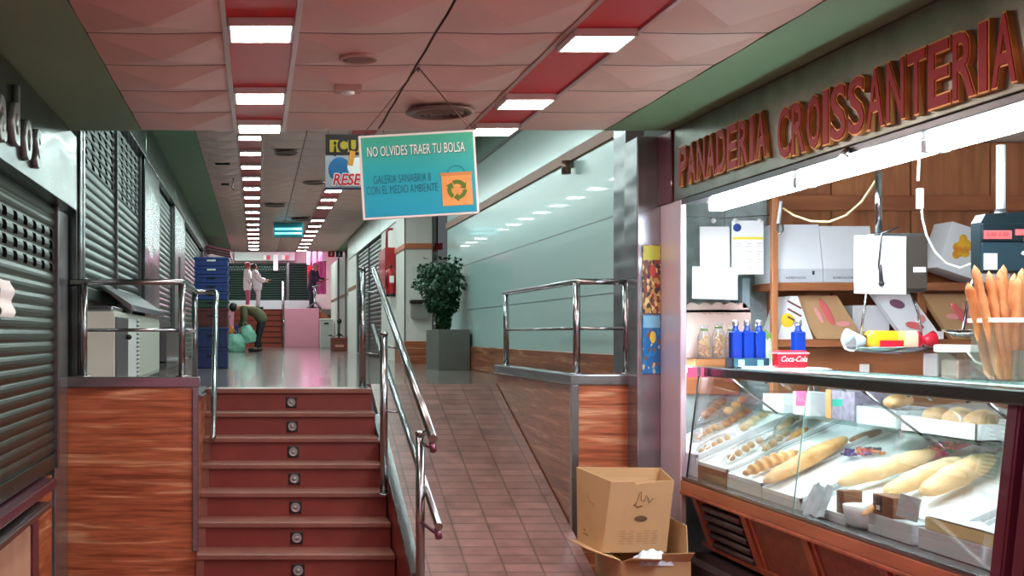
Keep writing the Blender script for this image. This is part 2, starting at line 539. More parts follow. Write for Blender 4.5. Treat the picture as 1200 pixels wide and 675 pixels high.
def ramp_z(y):   # ramp surface height
    return max(0.0, min(UF, UF * (y - 6.93) / (10.4 - 6.93)))
b = MB()
L = math.hypot(10.4 - 6.93, UF); ang = math.atan2(UF, 10.4 - 6.93)
# local axes along the slope so that the tiles follow it
rt = bpy.data.objects
me_r = MB(); me_r.prism([(0, 0, 0), (0, L, 0), (0, L, -0.12), (0, 0.34, -0.12)], (1.09, 0, 0))
b.bm.free()
o = me_r.build('tiled_ramp', M['rampt'])
o.rotation_euler = (ang, 0, 0)
off = Vector((0.992 + 1.09 / 2, 6.93, 0))
# origin of built mesh sits at (0.5535, L/2, -0.12): move so local start edge lies on the floor line
loc0 = Vector((0.5535, L / 2, -0.12))
o.location = off + Matrix.Rotation(ang, 3, 'X') @ Vector((0, loc0.y, loc0.z))
tag(o, 'reddish tiled ramp with ribbed paving sloping up beside the stairs', 'ramp')
# kerb between stairs and ramp, with a steel edge
kb = thing('ramp_kerb', 'low dark red kerb with bright steel edge between stairs and ramp', 'kerb', (0.95, 8.5, 0))
b = MB()
pts = []
for y in (7.12, 10.38):
    pts.append((0.925, y, max(0.05, UF * (y - 6.93) / 3.47 + 0.125)))
b.prism([(0.922, 7.12, 0), (0.922, 7.12, UF * (7.12 - 6.93) / 3.47 + 0.11), (0.922, 9.43, UF * (9.43 - 6.93) / 3.47 + 0.11), (0.922, 9.43, 0)], (0.058, 0, 0))
b.build('kerb', M['step'], kb)
b = MB(); zA = UF * (7.12 - 6.93) / 3.47 + 0.125; zB = UF * (9.43 - 6.93) / 3.47 + 0.125
b.prism([(0.9165, 7.10, zA - .02), (0.9165, 7.10, zA + .012), (0.9165, 9.43, zB + .012), (0.9165, 9.43, zB - .02)], (0.07, 0, 0))
b.build('steel_edge', M['steel'], kb)
EXPOSURE = 1.2
M['led'] = emit('led_diffuser', (255, 236, 226), 25.0)
M['ledup'] = emit('led_diffuser_cool', (222, 247, 243), 28.0)
M['ledframe'] = mat('lamp_frame', (225, 222, 218), 0.4, 0.2)
def panel_proto(name, label, loc, m, w=0.27, l=0.29, group=None):
    t = thing(name, label, 'ceiling light', loc, group)
    x, y, z = loc
    b = MB()
    for (a0, a1, c0, c1) in ((-w/2, w/2, -l/2, -l/2 + .012), (-w/2, w/2, l/2 - .012, l/2), (-w/2, -w/2 + .012, -l/2, l/2), (w/2 - .012, w/2, -l/2, l/2)):
        b.box(x + a0, x + a1, y + c0, y + c1, z - .034, z, bev=.002)
    b.box(x - w/2, x + w/2, y - l/2, y + l/2, z - .003, z)
    b.build('frame', M['ledframe'], t)
    b = MB(); b.quad([(x - w/2 + .012, y - l/2 + .012, z - .030), (x - w/2 + .012, y + l/2 - .012, z - .030), (x + w/2 - .012, y + l/2 - .012, z - .030), (x + w/2 - .012, y - l/2 + .012, z - .030)])
    b.build('diffuser', m, t, fix=False)
    return t
ordn = ['nearest', 'second', 'third', 'fourth', 'fifth', 'sixth', 'seventh', 'eighth', 'ninth', 'tenth', 'eleventh', 'twelfth', 'thirteenth', 'fourteenth', 'fifteenth', 'sixteenth']
gl = 'lit square panels in the low ceiling'
zc = CL - .004
p0 = None
for side, xc, ys, nm in (('left', 0.0165, (4.99, 6.36, 7.30), 'left'), ('right', 1.466, (5.16, 6.52, 7.40), 'right')):
    for i, y in enumerate(ys):
        lb = 'lit square ceiling lamp, %s in the %s red strip of the low ceiling' % (('nearest', 'middle', 'farthest')[i], side)
        if p0 is None: p0 = panel_proto('ceiling_light', lb, (xc, y, zc), M['led'], group=gl)
        else: dup(p0, (xc, y, zc), lb)
for i, y in enumerate((3.6, 2.2, 0.8, -0.6, -2.0)):
    for side, xc in (('left', 0.0165), ('right', 1.466)):
        dup(p0, (xc, y, zc), 'lit square ceiling lamp in the %s red strip, overhead outside the view' % side)
gu = 'lit square panels in the high ceiling'
zc = CU - .004
p1 = None
for side, xc, yy in (('left', -0.08, [13.79 + 1.2 * k for k in range(-4, 16)]), ('right', 1.21, [18.9 + 1.22 * k for k in range(-9, 12)])):
    n = 0
    for k, y in enumerate(yy):
        if side == 'right' and k - 9 == 3: continue
        vis = y > 13.7 if side == 'left' else y > 18.8
        if vis:
            lb = 'lit square ceiling lamp, %s of the row along the %s of the far high ceiling' % (ordn[n] if n < 16 else 'last', side); n += 1
        else:
            lb = 'lit square ceiling lamp of the %s row hidden behind the low ceiling' % side
        if p1 is None: p1 = panel_proto('ceiling_light', lb, (xc, y, zc), M['ledup'], group=gu)
        else: dup(p1, (xc, y, zc), lb)

# pink lit meat stall on the left behind the viewpoint
M['pinktube'] = emit('meat_stall_tube', (255, 96, 176), 30.0)
t = thing('stall_lamp', 'pink tube lamp of the meat stall on the left, behind the viewpoint', 'lamp', (-1.2, .6, 1.5))
b = MB(); b.box(-1.34, -1.14, -.9, 2.1, 1.60, 1.64, bev=.006); b.build('canopy', M['white'], t)
b = MB(); b.cyl((-1.2, -.8, 1.57), (-1.2, 2.0, 1.57), .022, n=12); b.build('tube', M['pinktube'], t)
# ================================================================ shop fronts
LT = Matrix(((0, 0, 1, 0), (1, 0, 0, 0), (0, 1, 0, 0), (0, 0, 0, 1)))      # text on the left wall, facing the hall
RTX = Matrix(((0, 0, -1, 0), (-1, 0, 0, 0), (0, 1, 0, 0), (0, 0, 0, 1)))   # text on the right wall, facing the hall
FT = Matrix(((1, 0, 0, 0), (0, 0, -1, 0), (0, 1, 0, 0), (0, 0, 0, 1)))     # text facing the camera side (-y)

def perforated(name, base, y_pitch, z_pitch, zlo, zhi, zoff):
    """shutter metal with rows of punched slots between two heights (object coords)"""
    m = mat(name, base, 0.36, 0.7, var=0.08, scale=4)
    nt = m.node_tree; p = nt.nodes['Principled BSDF']
    src = p.inputs['Base Color'].links[0].from_socket
    tc = nt.nodes.new('ShaderNodeTexCoord'); sp = nt.nodes.new('ShaderNodeSeparateXYZ')
    nt.links.new(tc.outputs['Object'], sp.inputs[0])
    def mth(op, a, b=None, c=None):
        n = nt.nodes.new('ShaderNodeMath'); n.operation = op
        for i, v in enumerate((a, b, c)):
            if v is None: continue
            if isinstance(v, (int, float)): n.inputs[i].default_value = v
            else: nt.links.new(v, n.inputs[i])
        return n.outputs[0]
    fy = mth('FRACT', mth('DIVIDE', sp.outputs['Y'], y_pitch))
    fz = mth('FRACT', mth('DIVIDE', mth('SUBTRACT', sp.outputs['Z'], zoff), z_pitch))
    dy = mth('ABSOLUTE', mth('SUBTRACT', fy, 0.5)); dz = mth('ABSOLUTE', mth('SUBTRACT', fz, 0.5))
    hole = mth('MULTIPLY', mth('LESS_THAN', dy, 0.20), mth('LESS_THAN', dz, 0.36))
    band = mth('MULTIPLY', mth('GREATER_THAN', sp.outputs['Z'], zlo), mth('LESS_THAN', sp.outputs['Z'], zhi))
    f = mth('MULTIPLY', hole, band)
    mx = nt.nodes.new('ShaderNodeMix'); mx.data_type = 'RGBA'
    nt.links.new(f, mx.inputs[0]); nt.links.new(src, mx.inputs[6])
    mx.inputs[7].default_value = (0.004, 0.004, 0.005, 1)
    nt.links.new(mx.outputs[2], p.inputs['Base Color'])
    mm = mth('MULTIPLY', mth('SUBTRACT', 1.0, f), 0.7)
    nt.links.new(mm, p.inputs['Metallic'])
    nt.links.new(mth('MULTIPLY', mth('SUBTRACT', 1.0, f), 0.5), p.inputs['Specular IOR Level'])
    return m

def shutter_curtain(b, x, y0, y1, z0, z1, pitch, sgn, depth=0.011):
    """corrugated curtain in the plane x, bulging towards sgn*x"""
    n = max(2, int(round((z1 - z0) / pitch)))
    p = (z1 - z0) / n
    prof = []
    for k in range(n):
        for t, d in ((0.0, 0.0), (0.08, 0.15), (0.2, 0.7), (0.42, 1.0), (0.66, 0.85), (0.86, 0.35), (0.94, 0.05)):
            prof.append((x + sgn * depth * d, z0 + (k + t) * p))
    prof.append((x, z1))
    va = [b.bm.verts.new((px, y0, pz)) for px, pz in prof]; vb = [b.bm.verts.new((px, y1, pz)) for px, pz in prof]
    for i in range(len(prof) - 1):
        b.bm.faces.new((va[i], vb[i], vb[i + 1], va[i + 1]) if sgn > 0 else (vb[i], va[i], va[i + 1], vb[i + 1])).smooth = False
    b.bm.faces.new((b.bm.verts.new((x - sgn * .02, y0, z0)), b.bm.verts.new((x - sgn * .02, y1, z0)), b.bm.verts.new((x - sgn * .02, y1, z1)), b.bm.verts.new((x - sgn * .02, y0, z1))))

def roller_shutter(label, x, y0, y1, z0, z1, sgn, pitch=0.072, splits=(), m=None, guides=True, group=None):
    t = thing('roller_shutter', label, 'shutter', (x, (y0 + y1) / 2, z0), group)
    ys = [y0] + list(splits) + [y1]
    for a, c in zip(ys, ys[1:]):
        b = MB(); shutter_curtain(b, x, a + .02, c - .02, z0 + .09, z1, pitch, sgn)
        b.build('slat_curtain', m or M['slat'], t, fix=False)
        b = MB(); b.box(x - .012, x + .018 * sgn if sgn > 0 else x + .012, a + .02, c - .02, z0, z0 + .09, bev=.004) if sgn > 0 else b.box(x - .018, x + .012, a + .02, c - .02, z0, z0 + .09, bev=.004)
        b.build('bottom_bar', M['slat'], t)
    if guides:
        for y in ys:
            b = MB(); b.box(min(x - .03 * sgn, x + .035 * sgn), max(x - .03 * sgn, x + .035 * sgn), y - .022, y + .022, z0, z1, bev=.004)
            b.build('guide_rail', M['steeldark'], t)
    return t

# ---- left, lower hall
pf1 = perforated('perforated_shutter_slats', (64, 76, 68), 0.27, 0.0699, 1.20, 1.49, 0.09)
roller_shutter('closed grey green roller shutter of the near left shop, with bands of punched slots', -1.27, 2.6, 7.45, E - .83, E + .797, 1, pitch=.0705, splits=(), m=pf1)
b = MB(); b.box(-1.42, -1.165, 2.6, 7.72, E + .80, CL - .012, bev=.004)
t = thing('shop_sign', 'polished steel fascia with raised chrome letters over the near left shutter', 'sign', (-1.29, 5.2, E + .80))
b.build('fascia_panel', M['steelwave'], t)
M['chrome'] = mat('chrome_letter', (150, 162, 160), 0.28, 0.7)
for ch, y in (('a', 5.36), ('d', 5.66), ('o', 5.96), ('s', 6.24)):
    me = text_mesh(ch, 0.40, 0.012, 0.004, sx=0.85, offset=0.006)
    b = MB(); b.add_mesh(me, T(-1.151, y, E + (1.0 if ch != 'd' else 1.03)) @ LT)
    b.build('letter', M['chrome'], t)
# counter sill under the near left shutter
t = thing('shop_counter', 'red stone counter with steel shelf under the near left shutter', 'counter', (-1.28, 5.2, 0))
b = MB(); b.box(-1.36, -1.27, 2.6, 7.4, 0, E - .87); b.build('stone_front', M['stone'], t)
b = MB(); b.box(-1.36, -1.18, 2.6, 7.05, E - .90, E - .845, bev=.006); b.build('ledge', M['mauve'], t)
b = MB(); b.box(-1.27, -1.13, 2.6, 6.62, E - .955, E - .925, bev=.004); b.build('shelf', M['steel'], t)
b = MB(); b.box(-1.27, -1.235, 2.6, 6.52, 0.0, E - .96); b.build('front_panel', mat('pale_brown_board', (186, 142, 116), 0.5, var=.1, scale=5, stretch=(1, 1, .2)), t)
b = MB(); b.box(-1.27, -1.225, 6.54, 6.72, 0.0, E - .96, bev=.004); b.build('corner_post', M['mauve'], t)
# pillars of steel
def pillar(n, x0, x1, y0, y1, z0, z1, m):
    b = MB(); b.box(x0, x1, y0, y1, z0, z1, bev=.008); return struct(b.build('pillar_%d' % n, m))
pillar(1, -1.45, -1.262, 7.50, 7.98, 0, E + .80, M['panelsteel'])
pillar(2, -1.45, -1.215, 8.08, 8.42, UF, CU - .01, M['steelwave'])
b = MB()
for y in (8.10, 8.24): b.box(-1.216, -1.195, y, y + .09, UF, CU - .01, bev=.006)
struct(b.build('trim_8', M['steelwave']))
# ---- left, upper hall
pf2 = perforated('perforated_upper_slats', (66, 82, 76), 0.40, 0.075, 1.0, 1.62, 0.09)
roller_shutter('tall closed shutter in two halves behind the left railing, punched slots along its top', -1.27, 8.46, 12.76, E + .26, E + 1.90, 1, pitch=.075, splits=(10.62,), m=pf2)
pillar(3, -1.45, -1.20, 12.84, 14.72, UF, E + 1.9, M['steelwave'])
roller_shutter('closed shutter of the second left shop on the upper level, narrow in view', -1.27, 14.8, 17.5, E + .10, E + 1.86, 1, pitch=.075, m=M['slat'])
pillar(4, -1.45, -1.20, 17.56, 19.9, UF, E + 1.9, M['steel'])
b = MB(); b.box(-1.199, -1.19, 18.4, 18.7, E - .15, E + 1.2, bev=.003); tag(b.build('wall_slot', M['black']), 'tall narrow dark slot on the steel pier behind the blue crates', 'slot')
roller_shutter('closed shutter of the third left shop, behind the blue crates', -1.27, 20.0, 27.0, UF + .02, E + 1.86, 1, pitch=.09, m=M['slat'])
pillar(5, -1.45, -1.20, 27.06, 29.5, UF, E + 1.9, M['steel'])
roller_shutter('closed shutter of the farthest left shop', -1.27, 29.6, 39.0, UF + .02, E + 1.86, 1, pitch=.09, m=M['slat'])
b = MB()
ys = [8.42, 12.8, 14.75, 17.5, 20, 24, 28, 33]
for a, c in zip(ys, ys[1:]): b.box(-1.45, -1.185, a + .006, c - .006, E + 1.90, CU - .012, bev=.005)
struct(b.build('trim_9', M['steelwave']))
# white cabinet with lifted flap
t = thing('shop_cabinet', 'white counter cabinet with slatted vent and lifted steel flap behind the left railing', 'cabinet', (-1.12, 10.8, UF))
b = MB(); b.box(-1.25, -1.04, 8.75, 12.7, UF + .03, E + .17, bev=.006); b.build('body', mat('cream_enamel', (214, 216, 204), 0.35), t)
b = MB(); b.box(-1.25, -1.06, 8.75, 12.7, UF, UF + .03); b.build('plinth', M['steeldark'], t)
b = MB(); b.box(-1.04, -1.028, 8.76, 9.55, UF + .06, E + .13, bev=.004); b.build('side_door', M['steeldark'], t)
b = MB(); b.ball((-1.012, 9.46, E - .02), .022); b.build('lock_knob', M['black'], t)
b = MB(); b.box(-1.04, -1.028, 9.6, 10.2, UF + .06, E + .13, bev=.004); b.build('door', M['white'], t)
b = MB()
b.box(-1.04, -1.034, 10.22, 10.44, UF + .06, E + .13, mi=1)
for k in range(14): b.box(-1.036, -1.020, 10.23, 10.43, UF + .08 + k * .036, UF + .10 + k * .036, mi=0)
b.build('vent', [M['plastic_white'], M['black']], t)
b = MB(); b.box(-1.04, -1.028, 10.5, 12.6, UF + .06, E + .13, bev=.004); b.build('door', mat('cream_door', (206, 206, 190), 0.35), t)
b = MB(); b.prism([(-1.24, 9.5, E + .40), (-1.0, 9.5, E + .24), (-.99, 9.5, E + .20), (-1.0, 9.5, E + .19), (-1.24, 9.5, E + .38)], (0, 3.2, 0)); b.build('flap', M['steel'], t)
b = MB(); b.box(-1.25, -1.06, 8.8, 9.42, E + .172, E + .21, bev=.01); b.build('tray', M['steel'], t)
t = thing('steel_counter', 'low steel counter with two shelves under the second upper left shutter', 'counter', (-1.12, 16, UF))
b = MB(); b.box(-1.26, -1.12, 14.8, 17.5, UF, E + .04); b.build('front', M['steeldark'], t)
for z in (E + .06, E - .33):
    b = MB(); b.box(-1.26, -1.0, 14.8, 17.5, z - .03, z, bev=.005); b.build('shelf', M['steel'], t)
# papers on the near shutter
M['paper'] = mat('white_paper', (240, 240, 238), 0.7)
b = MB()
def pf(u, v): return (-1.235 + .012 * math.sin(v * 11) + .006 * math.sin(u * 7), 5.72 + .31 * u + .02 * math.sin(v * 5), E + .085 + .185 * v)
b.grid(pf, 6, 14); b.grid(lambda u, v: Vector(pf(u, v)) - Vector((.002, 0, 0)), 6, 14)
tag(b.build('paper_notice', M['paper'], fix=False), 'crinkled white paper stuck on the near left shutter at the picture edge', 'paper')

# ================================================================ railings
TR, PR = 0.021, 0.024
def tubepart(pts, r, parent, name='rail', label=None):
    b = MB(); b.tube(pts, r, n=12); return b.build(name, M['tube'], parent, label)
t = thing('guard_railing', 'steel tube railing on top of the left stone block, its handrail bending down the stairs', 'railing', (-.8, 8.05, CAP1))
ZR, ZM = E + .352, E + .03
for (x, y, zb) in ((-1.165, 8.045, CAP1), (-.505, 8.045, CAP1), (-.505, 9.70, UF)):
    b = MB(); b.cyl((x, y, zb), (x, y, ZR - .01), PR); b.lathe([(.05, 0), (.05, .006), (.03, .01), (.024, .012)], (x, y, zb), 18); b.build('post', M['tube'], t)
e = at(248, 516, 8.4)
tubepart([(-1.255, 8.045, ZR), (-.52, 8.045, ZR), (-.50, 8.07, ZR), (-.50, 9.68, ZR - .0), (-.485, 9.70, ZR - .005), (-.35, 9.70, ZR - .005), (-.325, 9.66, ZR - .02), (-.325, 9.45, ZR - .15), (e.x + .01, e.y + .02, e.z + .03), (e.x, e.y, e.z)], TR, t, 'handrail')
tubepart([(-1.165, 8.045, ZM), (-.505, 8.045, ZM)], .012, t, 'mid_rail'); tubepart([(-.505, 8.045, ZM), (-.505, 9.70, ZM)], .012, t, 'mid_rail')
t = thing('guard_railing', 'steel tube railing along the wall above the right stone block beside the ramp', 'railing', (2.3, 8, CAP1 + .02))
ZR = E + .352; ZC = CAP1 + .02
for (x, y) in ((2.125, 10.18), (2.125, 7.94), (2.455, 7.94)):
    b = MB(); b.cyl((x, y, ZC), (x, y, ZR - .01), PR); b.lathe([(.04, 0), (.04, .006), (.024, .01)], (x, y, ZC), 18); b.build('post', M['tube'], t)
tubepart([(2.125, 10.24, ZR), (2.125, 7.97, ZR), (2.145, 7.94, ZR), (2.468, 7.94, ZR)], TR, t, 'handrail')
tubepart([(2.125, 10.18, E + .04), (2.125, 7.94, E + .04)], .011, t, 'mid_rail'); tubepart([(2.125, 7.94, E + .04), (2.455, 7.94, E + .04)], .011, t, 'mid_rail')
t = thing('ramp_railing', 'double steel handrail on three posts descending between the stairs and the ramp', 'railing', (.9, 8.3, 0))
posts = [(.845, 9.56, UF, E + .53), (.882, 8.30, UF - 4 * R_, E + .01), (.955, 6.98, 0, E - .575)]
for (x, y, zb, zt) in posts:
    b = MB(); b.cyl((x, y, zb), (x, y, zt), PR + .003, n=16); b.lathe([(.0, .014), (.02, .012), (.031, .004), (.031, -.012)], (x, y, zt), 16)
    b.lathe([(.05, 0), (.05, .006), (.027, .01)], (x, y, zb), 18); b.build('post', M['tube'], t)
def r1(y): return (1.0, y, E + .575 - (10.26 - y) * .3353)
def r2(y): return (1.0, y, E + .074 - (10.3 - y) * .302)
tubepart([r1(10.2), r1(6.78)], .026, t, 'handrail'); tubepart([r2(10.3), r2(6.56)], .022, t, 'handrail')
for (x, y, zb, zt) in posts:
    for f in (r1, r2):
        b = MB(); q = Vector(f(y)); zz = min(q.z, zt - .02); b.tube([(x, y, zz), (q.x, y, q.z - .01)], .009, n=8)
        b.build('bracket', M['steel'], t)
for f, y in ((r1, 6.8), (r2, 6.6)):
    b = MB(); q = Vector(f(y)); b.cyl(q + Vector((0, .01, -.03)), q + Vector((0, -.03, -.075)), .02)
    b.tube([q + Vector((0, -.02, -.06)), (.955, 6.98 if f is r2 else 6.95, q.z - .05)], .01, n=8)
    b.build('end_bracket', M['mauve'], t)

# ================================================================ steel pillar right of the ramp
pillar(6, 2.476, 2.60, 8.02, 8.3, CAP1 + .02, CU, M['panelsteel'])
pillar(7, 2.452, 2.615, 7.70, 7.98, 0, CL - .012, M['panelsteel'])
# the bakery's end jamb
b = MB(); b.box(2.60, 2.64, 7.335, 7.70, 0, E + .83, bev=.008); struct(b.build('pillar_8', M['jamb']))
b = MB(); b.box(2.585, 2.70, 7.46, 7.70, E + .83, CL - .012, bev=.006); struct(b.build('trim_10', M['maroon']))
# ================================================================ bakery: fascia, lamp, counter, display case, shelving
def wood(name, lo, hi, stretch, rough=0.45, knots=False):
    m, nt, p = nodes_of(name)
    tc = nt.nodes.new('ShaderNodeTexCoord'); mp = nt.nodes.new('ShaderNodeMapping'); mp.inputs['Scale'].default_value = stretch
    nt.links.new(tc.outputs['Object'], mp.inputs[0])
    n = nt.nodes.new('ShaderNodeTexNoise'); n.inputs['Scale'].default_value = 1; n.inputs['Detail'].default_value = 6; n.inputs['Distortion'].default_value = 0.6
    nt.links.new(mp.outputs[0], n.inputs['Vector'])
    r = ramp_nodes(nt, n.outputs['Fac'], [(0.3, lo), (0.7, hi)])
    nt.links.new(r.outputs[0], p.inputs['Base Color'])
    p.inputs['Roughness'].default_value = rough
    return m
M['pine'] = wood('pine_board', (150, 92, 56), (186, 122, 76), (14, 14, 1.6))
M['pineh'] = wood('pine_board_flat', (138, 80, 46), (172, 108, 66), (1.6, 14, 14))
M['oak'] = wood('red_oak_stain', (142, 80, 54), (180, 110, 78), (12, 1.2, 12), 0.35)
M['oakv'] = wood('red_oak_upright', (132, 64, 42), (176, 94, 62), (12, 12, 1.2), 0.35)
M['oakpanel'] = mat('mottled_oak_panel', (126, 64, 44), 0.4, var=0.25, scale=22)
M['louvre'] = mat('dark_louvre', (62, 46, 44), 0.4)
M['kick'] = mat('dark_plinth', (50, 36, 38), 0.4)
M['red'] = mat('letter_red', (150, 14, 28), 0.5, spec=0.3)
M['gold'] = mat('letter_gold_edge', (196, 132, 70), 0.35, 0.6)
M['fascia'] = mat('olive_steel_fascia', (134, 136, 126), 0.32, 0.8, var=0.2, scale=5, bump=0.25, bscale=4)

t = thing('bakery_sign', 'long dull steel fascia with red raised letters PANADERIA CROISSANTERIA above the bakery counter', 'sign', (2.65, 5.4, E + .82))
b = MB(); b.box(2.60, 2.70, 3.42, 7.45, E + .83, CL - .012, bev=.004); b.build('fascia_panel', M['fascia'], t)
b = MB(); b.box(2.605, 2.70, 3.42, 7.33, E + .795, E + .828, bev=.004); b.build('lower_lip', M['steeldark'], t)
def sign_word(word, ya, yb, zc, h):
    wid = {'I': .50, 'T': .95}
    tot = sum(wid.get(c, 1.0) for c in word)
    unit = (ya - yb) / tot
    pos = ya
    for i, ch in enumerate(word):
        step = unit * wid.get(ch, 1.0)
        me0 = text_mesh(ch, 1.0, 0, 0)
        xs = [v.co.x for v in me0.vertices]; ys = [v.co.y for v in me0.vertices]
        wd, ht = max(xs) - min(xs), max(ys) - min(ys); cx, cy = (max(xs) + min(xs)) / 2, (max(ys) + min(ys)) / 2
        tw = step * (0.50 if ch == 'I' else 0.80)
        sy, sx = h / ht, tw / wd
        yc = pos - step / 2; pos -= step
        b = MB()
        # gilt body, standing off the panel, slightly larger than the red face
        me = text_mesh(ch, 1.0, 0.5, 0, offset=0.035)
        b.add_mesh(me, T(2.588, yc, zc) @ RTX @ Matrix.Diagonal((sx, sy, .022, 1)) @ T(-cx, -cy, 0), mi=1)
        me = text_mesh(ch, 1.0, 0.5, 0, offset=0.012)
        b.add_mesh(me, T(2.584, yc, zc) @ RTX @ Matrix.Diagonal((sx, sy, .022, 1)) @ T(-cx, -cy, 0), mi=0)
        b.build('letter', [M['red'], M['gold']], t, fix=False)
sign_word('PANADERIA', 7.30, 6.03, E + 1.02, .225)
sign_word('CROISSANTERIA', 5.92, 4.04, E + .985, .235)

# fluorescent batten
M['tubelight'] = emit('fluorescent_tube', (226, 240, 255), 36.0)
t = thing('fluorescent_lamp', 'long bright fluorescent batten under the bakery sign', 'lamp', (2.78, 5.6, E + .75))
b = MB(); b.box(2.72, 2.84, 3.7, 7.25, E + .795, E + .83, bev=.006); b.build('housing', M['white'], t)
for k in range(3):
    y0 = 3.75 + k * 1.17
    for x in (2.755, 2.805):
        b = MB(); b.cyl((x, y0, E + .765), (x, y0 + 1.12, E + .765), .019, n=12); b.build('tube', M['tubelight'], t)
    for y in (y0 - .012, y0 + 1.132):
        b = MB(); b.box(2.73, 2.83, y - .010, y + .010, E + .745, E + .80, bev=.004); b.build('end_cap', M['white'], t)
t = thing('spot_lamp', 'small lit spot lamp sticking out from the lip under the bakery letters', 'lamp', at(989, 190, 5.25) + Vector((0, 0, .03)))
p = t.location
b = MB(); b.cyl(p + Vector((.02, 0, .03)), p + Vector((-.01, -.01, -.01)), .014, .02); b.build('holder', M['steel'], t)
b = MB(); b.ball(p + Vector((-.018, -.012, -.022)), .018); b.build('bulb', emit('warm_bulb', (255, 244, 220), 12), t)

# ---------------------------------------------------------------- counter base, front leaning in towards the floor
t = thing('bakery_counter', 'reddish wooden counter base with louvred vent under the bakery display', 'counter', (2.9, 5.6, 0))
YA, YB = 4.28, 7.33
def fx(z):  # front plane x at height z (leans back downwards)
    return 2.625 + (E - .95 - z) * 0.34
zt, zb = E - .955, E - 1.30
b = MB(); b.prism([(fx(zt) + .03, YA, zt), (3.38, YA, zt), (3.38, YA, .3), (fx(zb) + .03, YA, zb)], (0, YB - YA, 0)); b.build('carcass', M['oakpanel'], t)
b = MB(); b.box(2.60, 3.40, YA, YB, E - .955, E - .892, bev=.004); b.build('top_band', M['oak'], t)
b = MB(); b.box(2.592, 2.64, YA, YB, E - .975, E - .955, bev=.006); b.build('moulding', M['oakv'], t)
def leaner(y0, y1, za, zc, th, m, name):
    b = MB(); b.prism([(fx(za) - th + .03, y0, za), (fx(za) + .035, y0, za), (fx(zc) + .035, y0, zc), (fx(zc) - th + .03, y0, zc)], (0, y1 - y0, 0)); return b.build(name, m, t)
for y in (7.22, 6.50, 5.77, 5.04, 4.36):
    leaner(y - .035, y + .035, zt - .02, zb, .03, M['oakv'], 'upright')
    leaner(y - .075, y - .050, zt - .02, zb, .018, M['oak'], 'bead')
leaner(YA, YB, zb + .03, zb, .035, M['oakv'], 'bottom_rail')
def panel(y0, y1):
    leaner(y0, y1, zt - .03, zb + .03, .008, M['oakpanel'], 'panel')
for a, c in ((5.81, 6.42), (5.08, 5.69), (4.40, 4.96)): panel(a, c)
leaner(6.54, 7.14, zt - .03, zb + .03, .004, M['black'], 'vent_recess')
for k in range(5):
    z = zt - .075 - k * .056
    b = MB(); c0 = Vector((fx(z) + .01, 6.55, z)); b.tube([c0, c0 + Vector((0, .58, 0))], .021, n=10); b.build('louvre_blade', M['louvre'], t)
b = MB(); b.prism([(2.60, YA, 0), (2.60, YA, .255), (2.63, YA, .285), (3.3, YA, .285), (3.3, YA, 0)], (0, YB - YA, 0)); b.build('plinth', M['kick'], t)

# ---------------------------------------------------------------- display case
M['caseglass'] = glass('case_glass', (250, 254, 253), 0.05)
M['edge'] = mat('glass_edge', (170, 214, 204), 0.15, trans=0.4)
t = thing('display_case', 'glass fronted bread display case on the bakery counter, steel top rail and maroon end', 'display case', (3.0, 5.6, E - .89))
b = MB(); b.box(2.615, 3.42, 4.26, 7.32, E - .891, E - .872, bev=.003); b.box(2.65, 3.42, 7.322, 7.98, E - .891, E - .872, bev=.003); b.build('base_shelf', M['steel'], t)
b = MB(); b.box(2.602, 2.628, 4.26, 7.32, E - .888, E - .868, bev=.004); b.build('bright_edge', M['tube'], t)
gx0, gx1, gz0, gz1 = 2.626, 2.70, E - .868, E - .25
for (a, c) in ((4.29, 5.848), (5.856, 7.29)):
    b = MB(); b.prism([(gx0, a, gz0), (gx0 + .006, a, gz0), (gx1 + .006, a, gz1), (gx1, a, gz1)], (0, c - a, 0)); b.build('glass_pane', M['caseglass'], t)
b = MB(); b.tube([(gx0, 5.852, gz0), (gx1, 5.852, gz1)], .004, n=6); b.build('pane_joint', M['edge'], t)
b = MB(); b.tube([(gx0, 7.295, gz0), (gx1, 7.295, gz1)], .006, n=6); b.build('pane_joint', M['black'], t)
b = MB(); b.box(2.665, 2.735, 3.45, 7.32, E - .25, E - .192, bev=.008); b.build('top_rail', M['steelwave'], t)
b = MB(); b.box(2.737, 3.06, 3.45, 7.95, E - .205, E - .193, bev=.002); b.build('top_glass', glass('tinted_top_glass', (226, 244, 238), 0.08), t)
b = MB(); b.box(3.06, 3.09, 3.45, 7.95, E - .215, E - .19, bev=.004); b.build('rear_rail', M['steel'], t)
# near end: maroon post leaning with the glass, and a brown panel
b = MB(); b.prism([(gx0 - .012, 4.20, E - .955), (gx1 - .012, 4.20, E - .252), (3.42, 4.20, E - .252), (3.42, 4.20, E - .955)], (0, .075, 0)); b.build('end_panel', M['maroon'], t)
b = MB(); b.prism([(gx0 - .016, 4.215, 0), (gx0 - .016, 4.215, E - .95), (gx1 - .016, 4.215, E - .252), (gx1 + .02, 4.215, E - .252), (gx0 + .03, 4.215, E - .95), (gx0 + .03, 4.215, 0)], (0, .055, 0)); b.build('corner_post', M['maroon'], t)
b = MB(); b.box(3.40, 3.43, 4.28, 7.96, E - .87, E - .50, bev=.003); b.build('rear_panel', M['kick'], t)
b = MB(); b.cyl((2.762, 4.4, E - .228), (2.762, 7.9, E - .228), .012, n=10); b.build('case_tube', emit('case_tube_light', (240, 246, 255), 34.0), t)
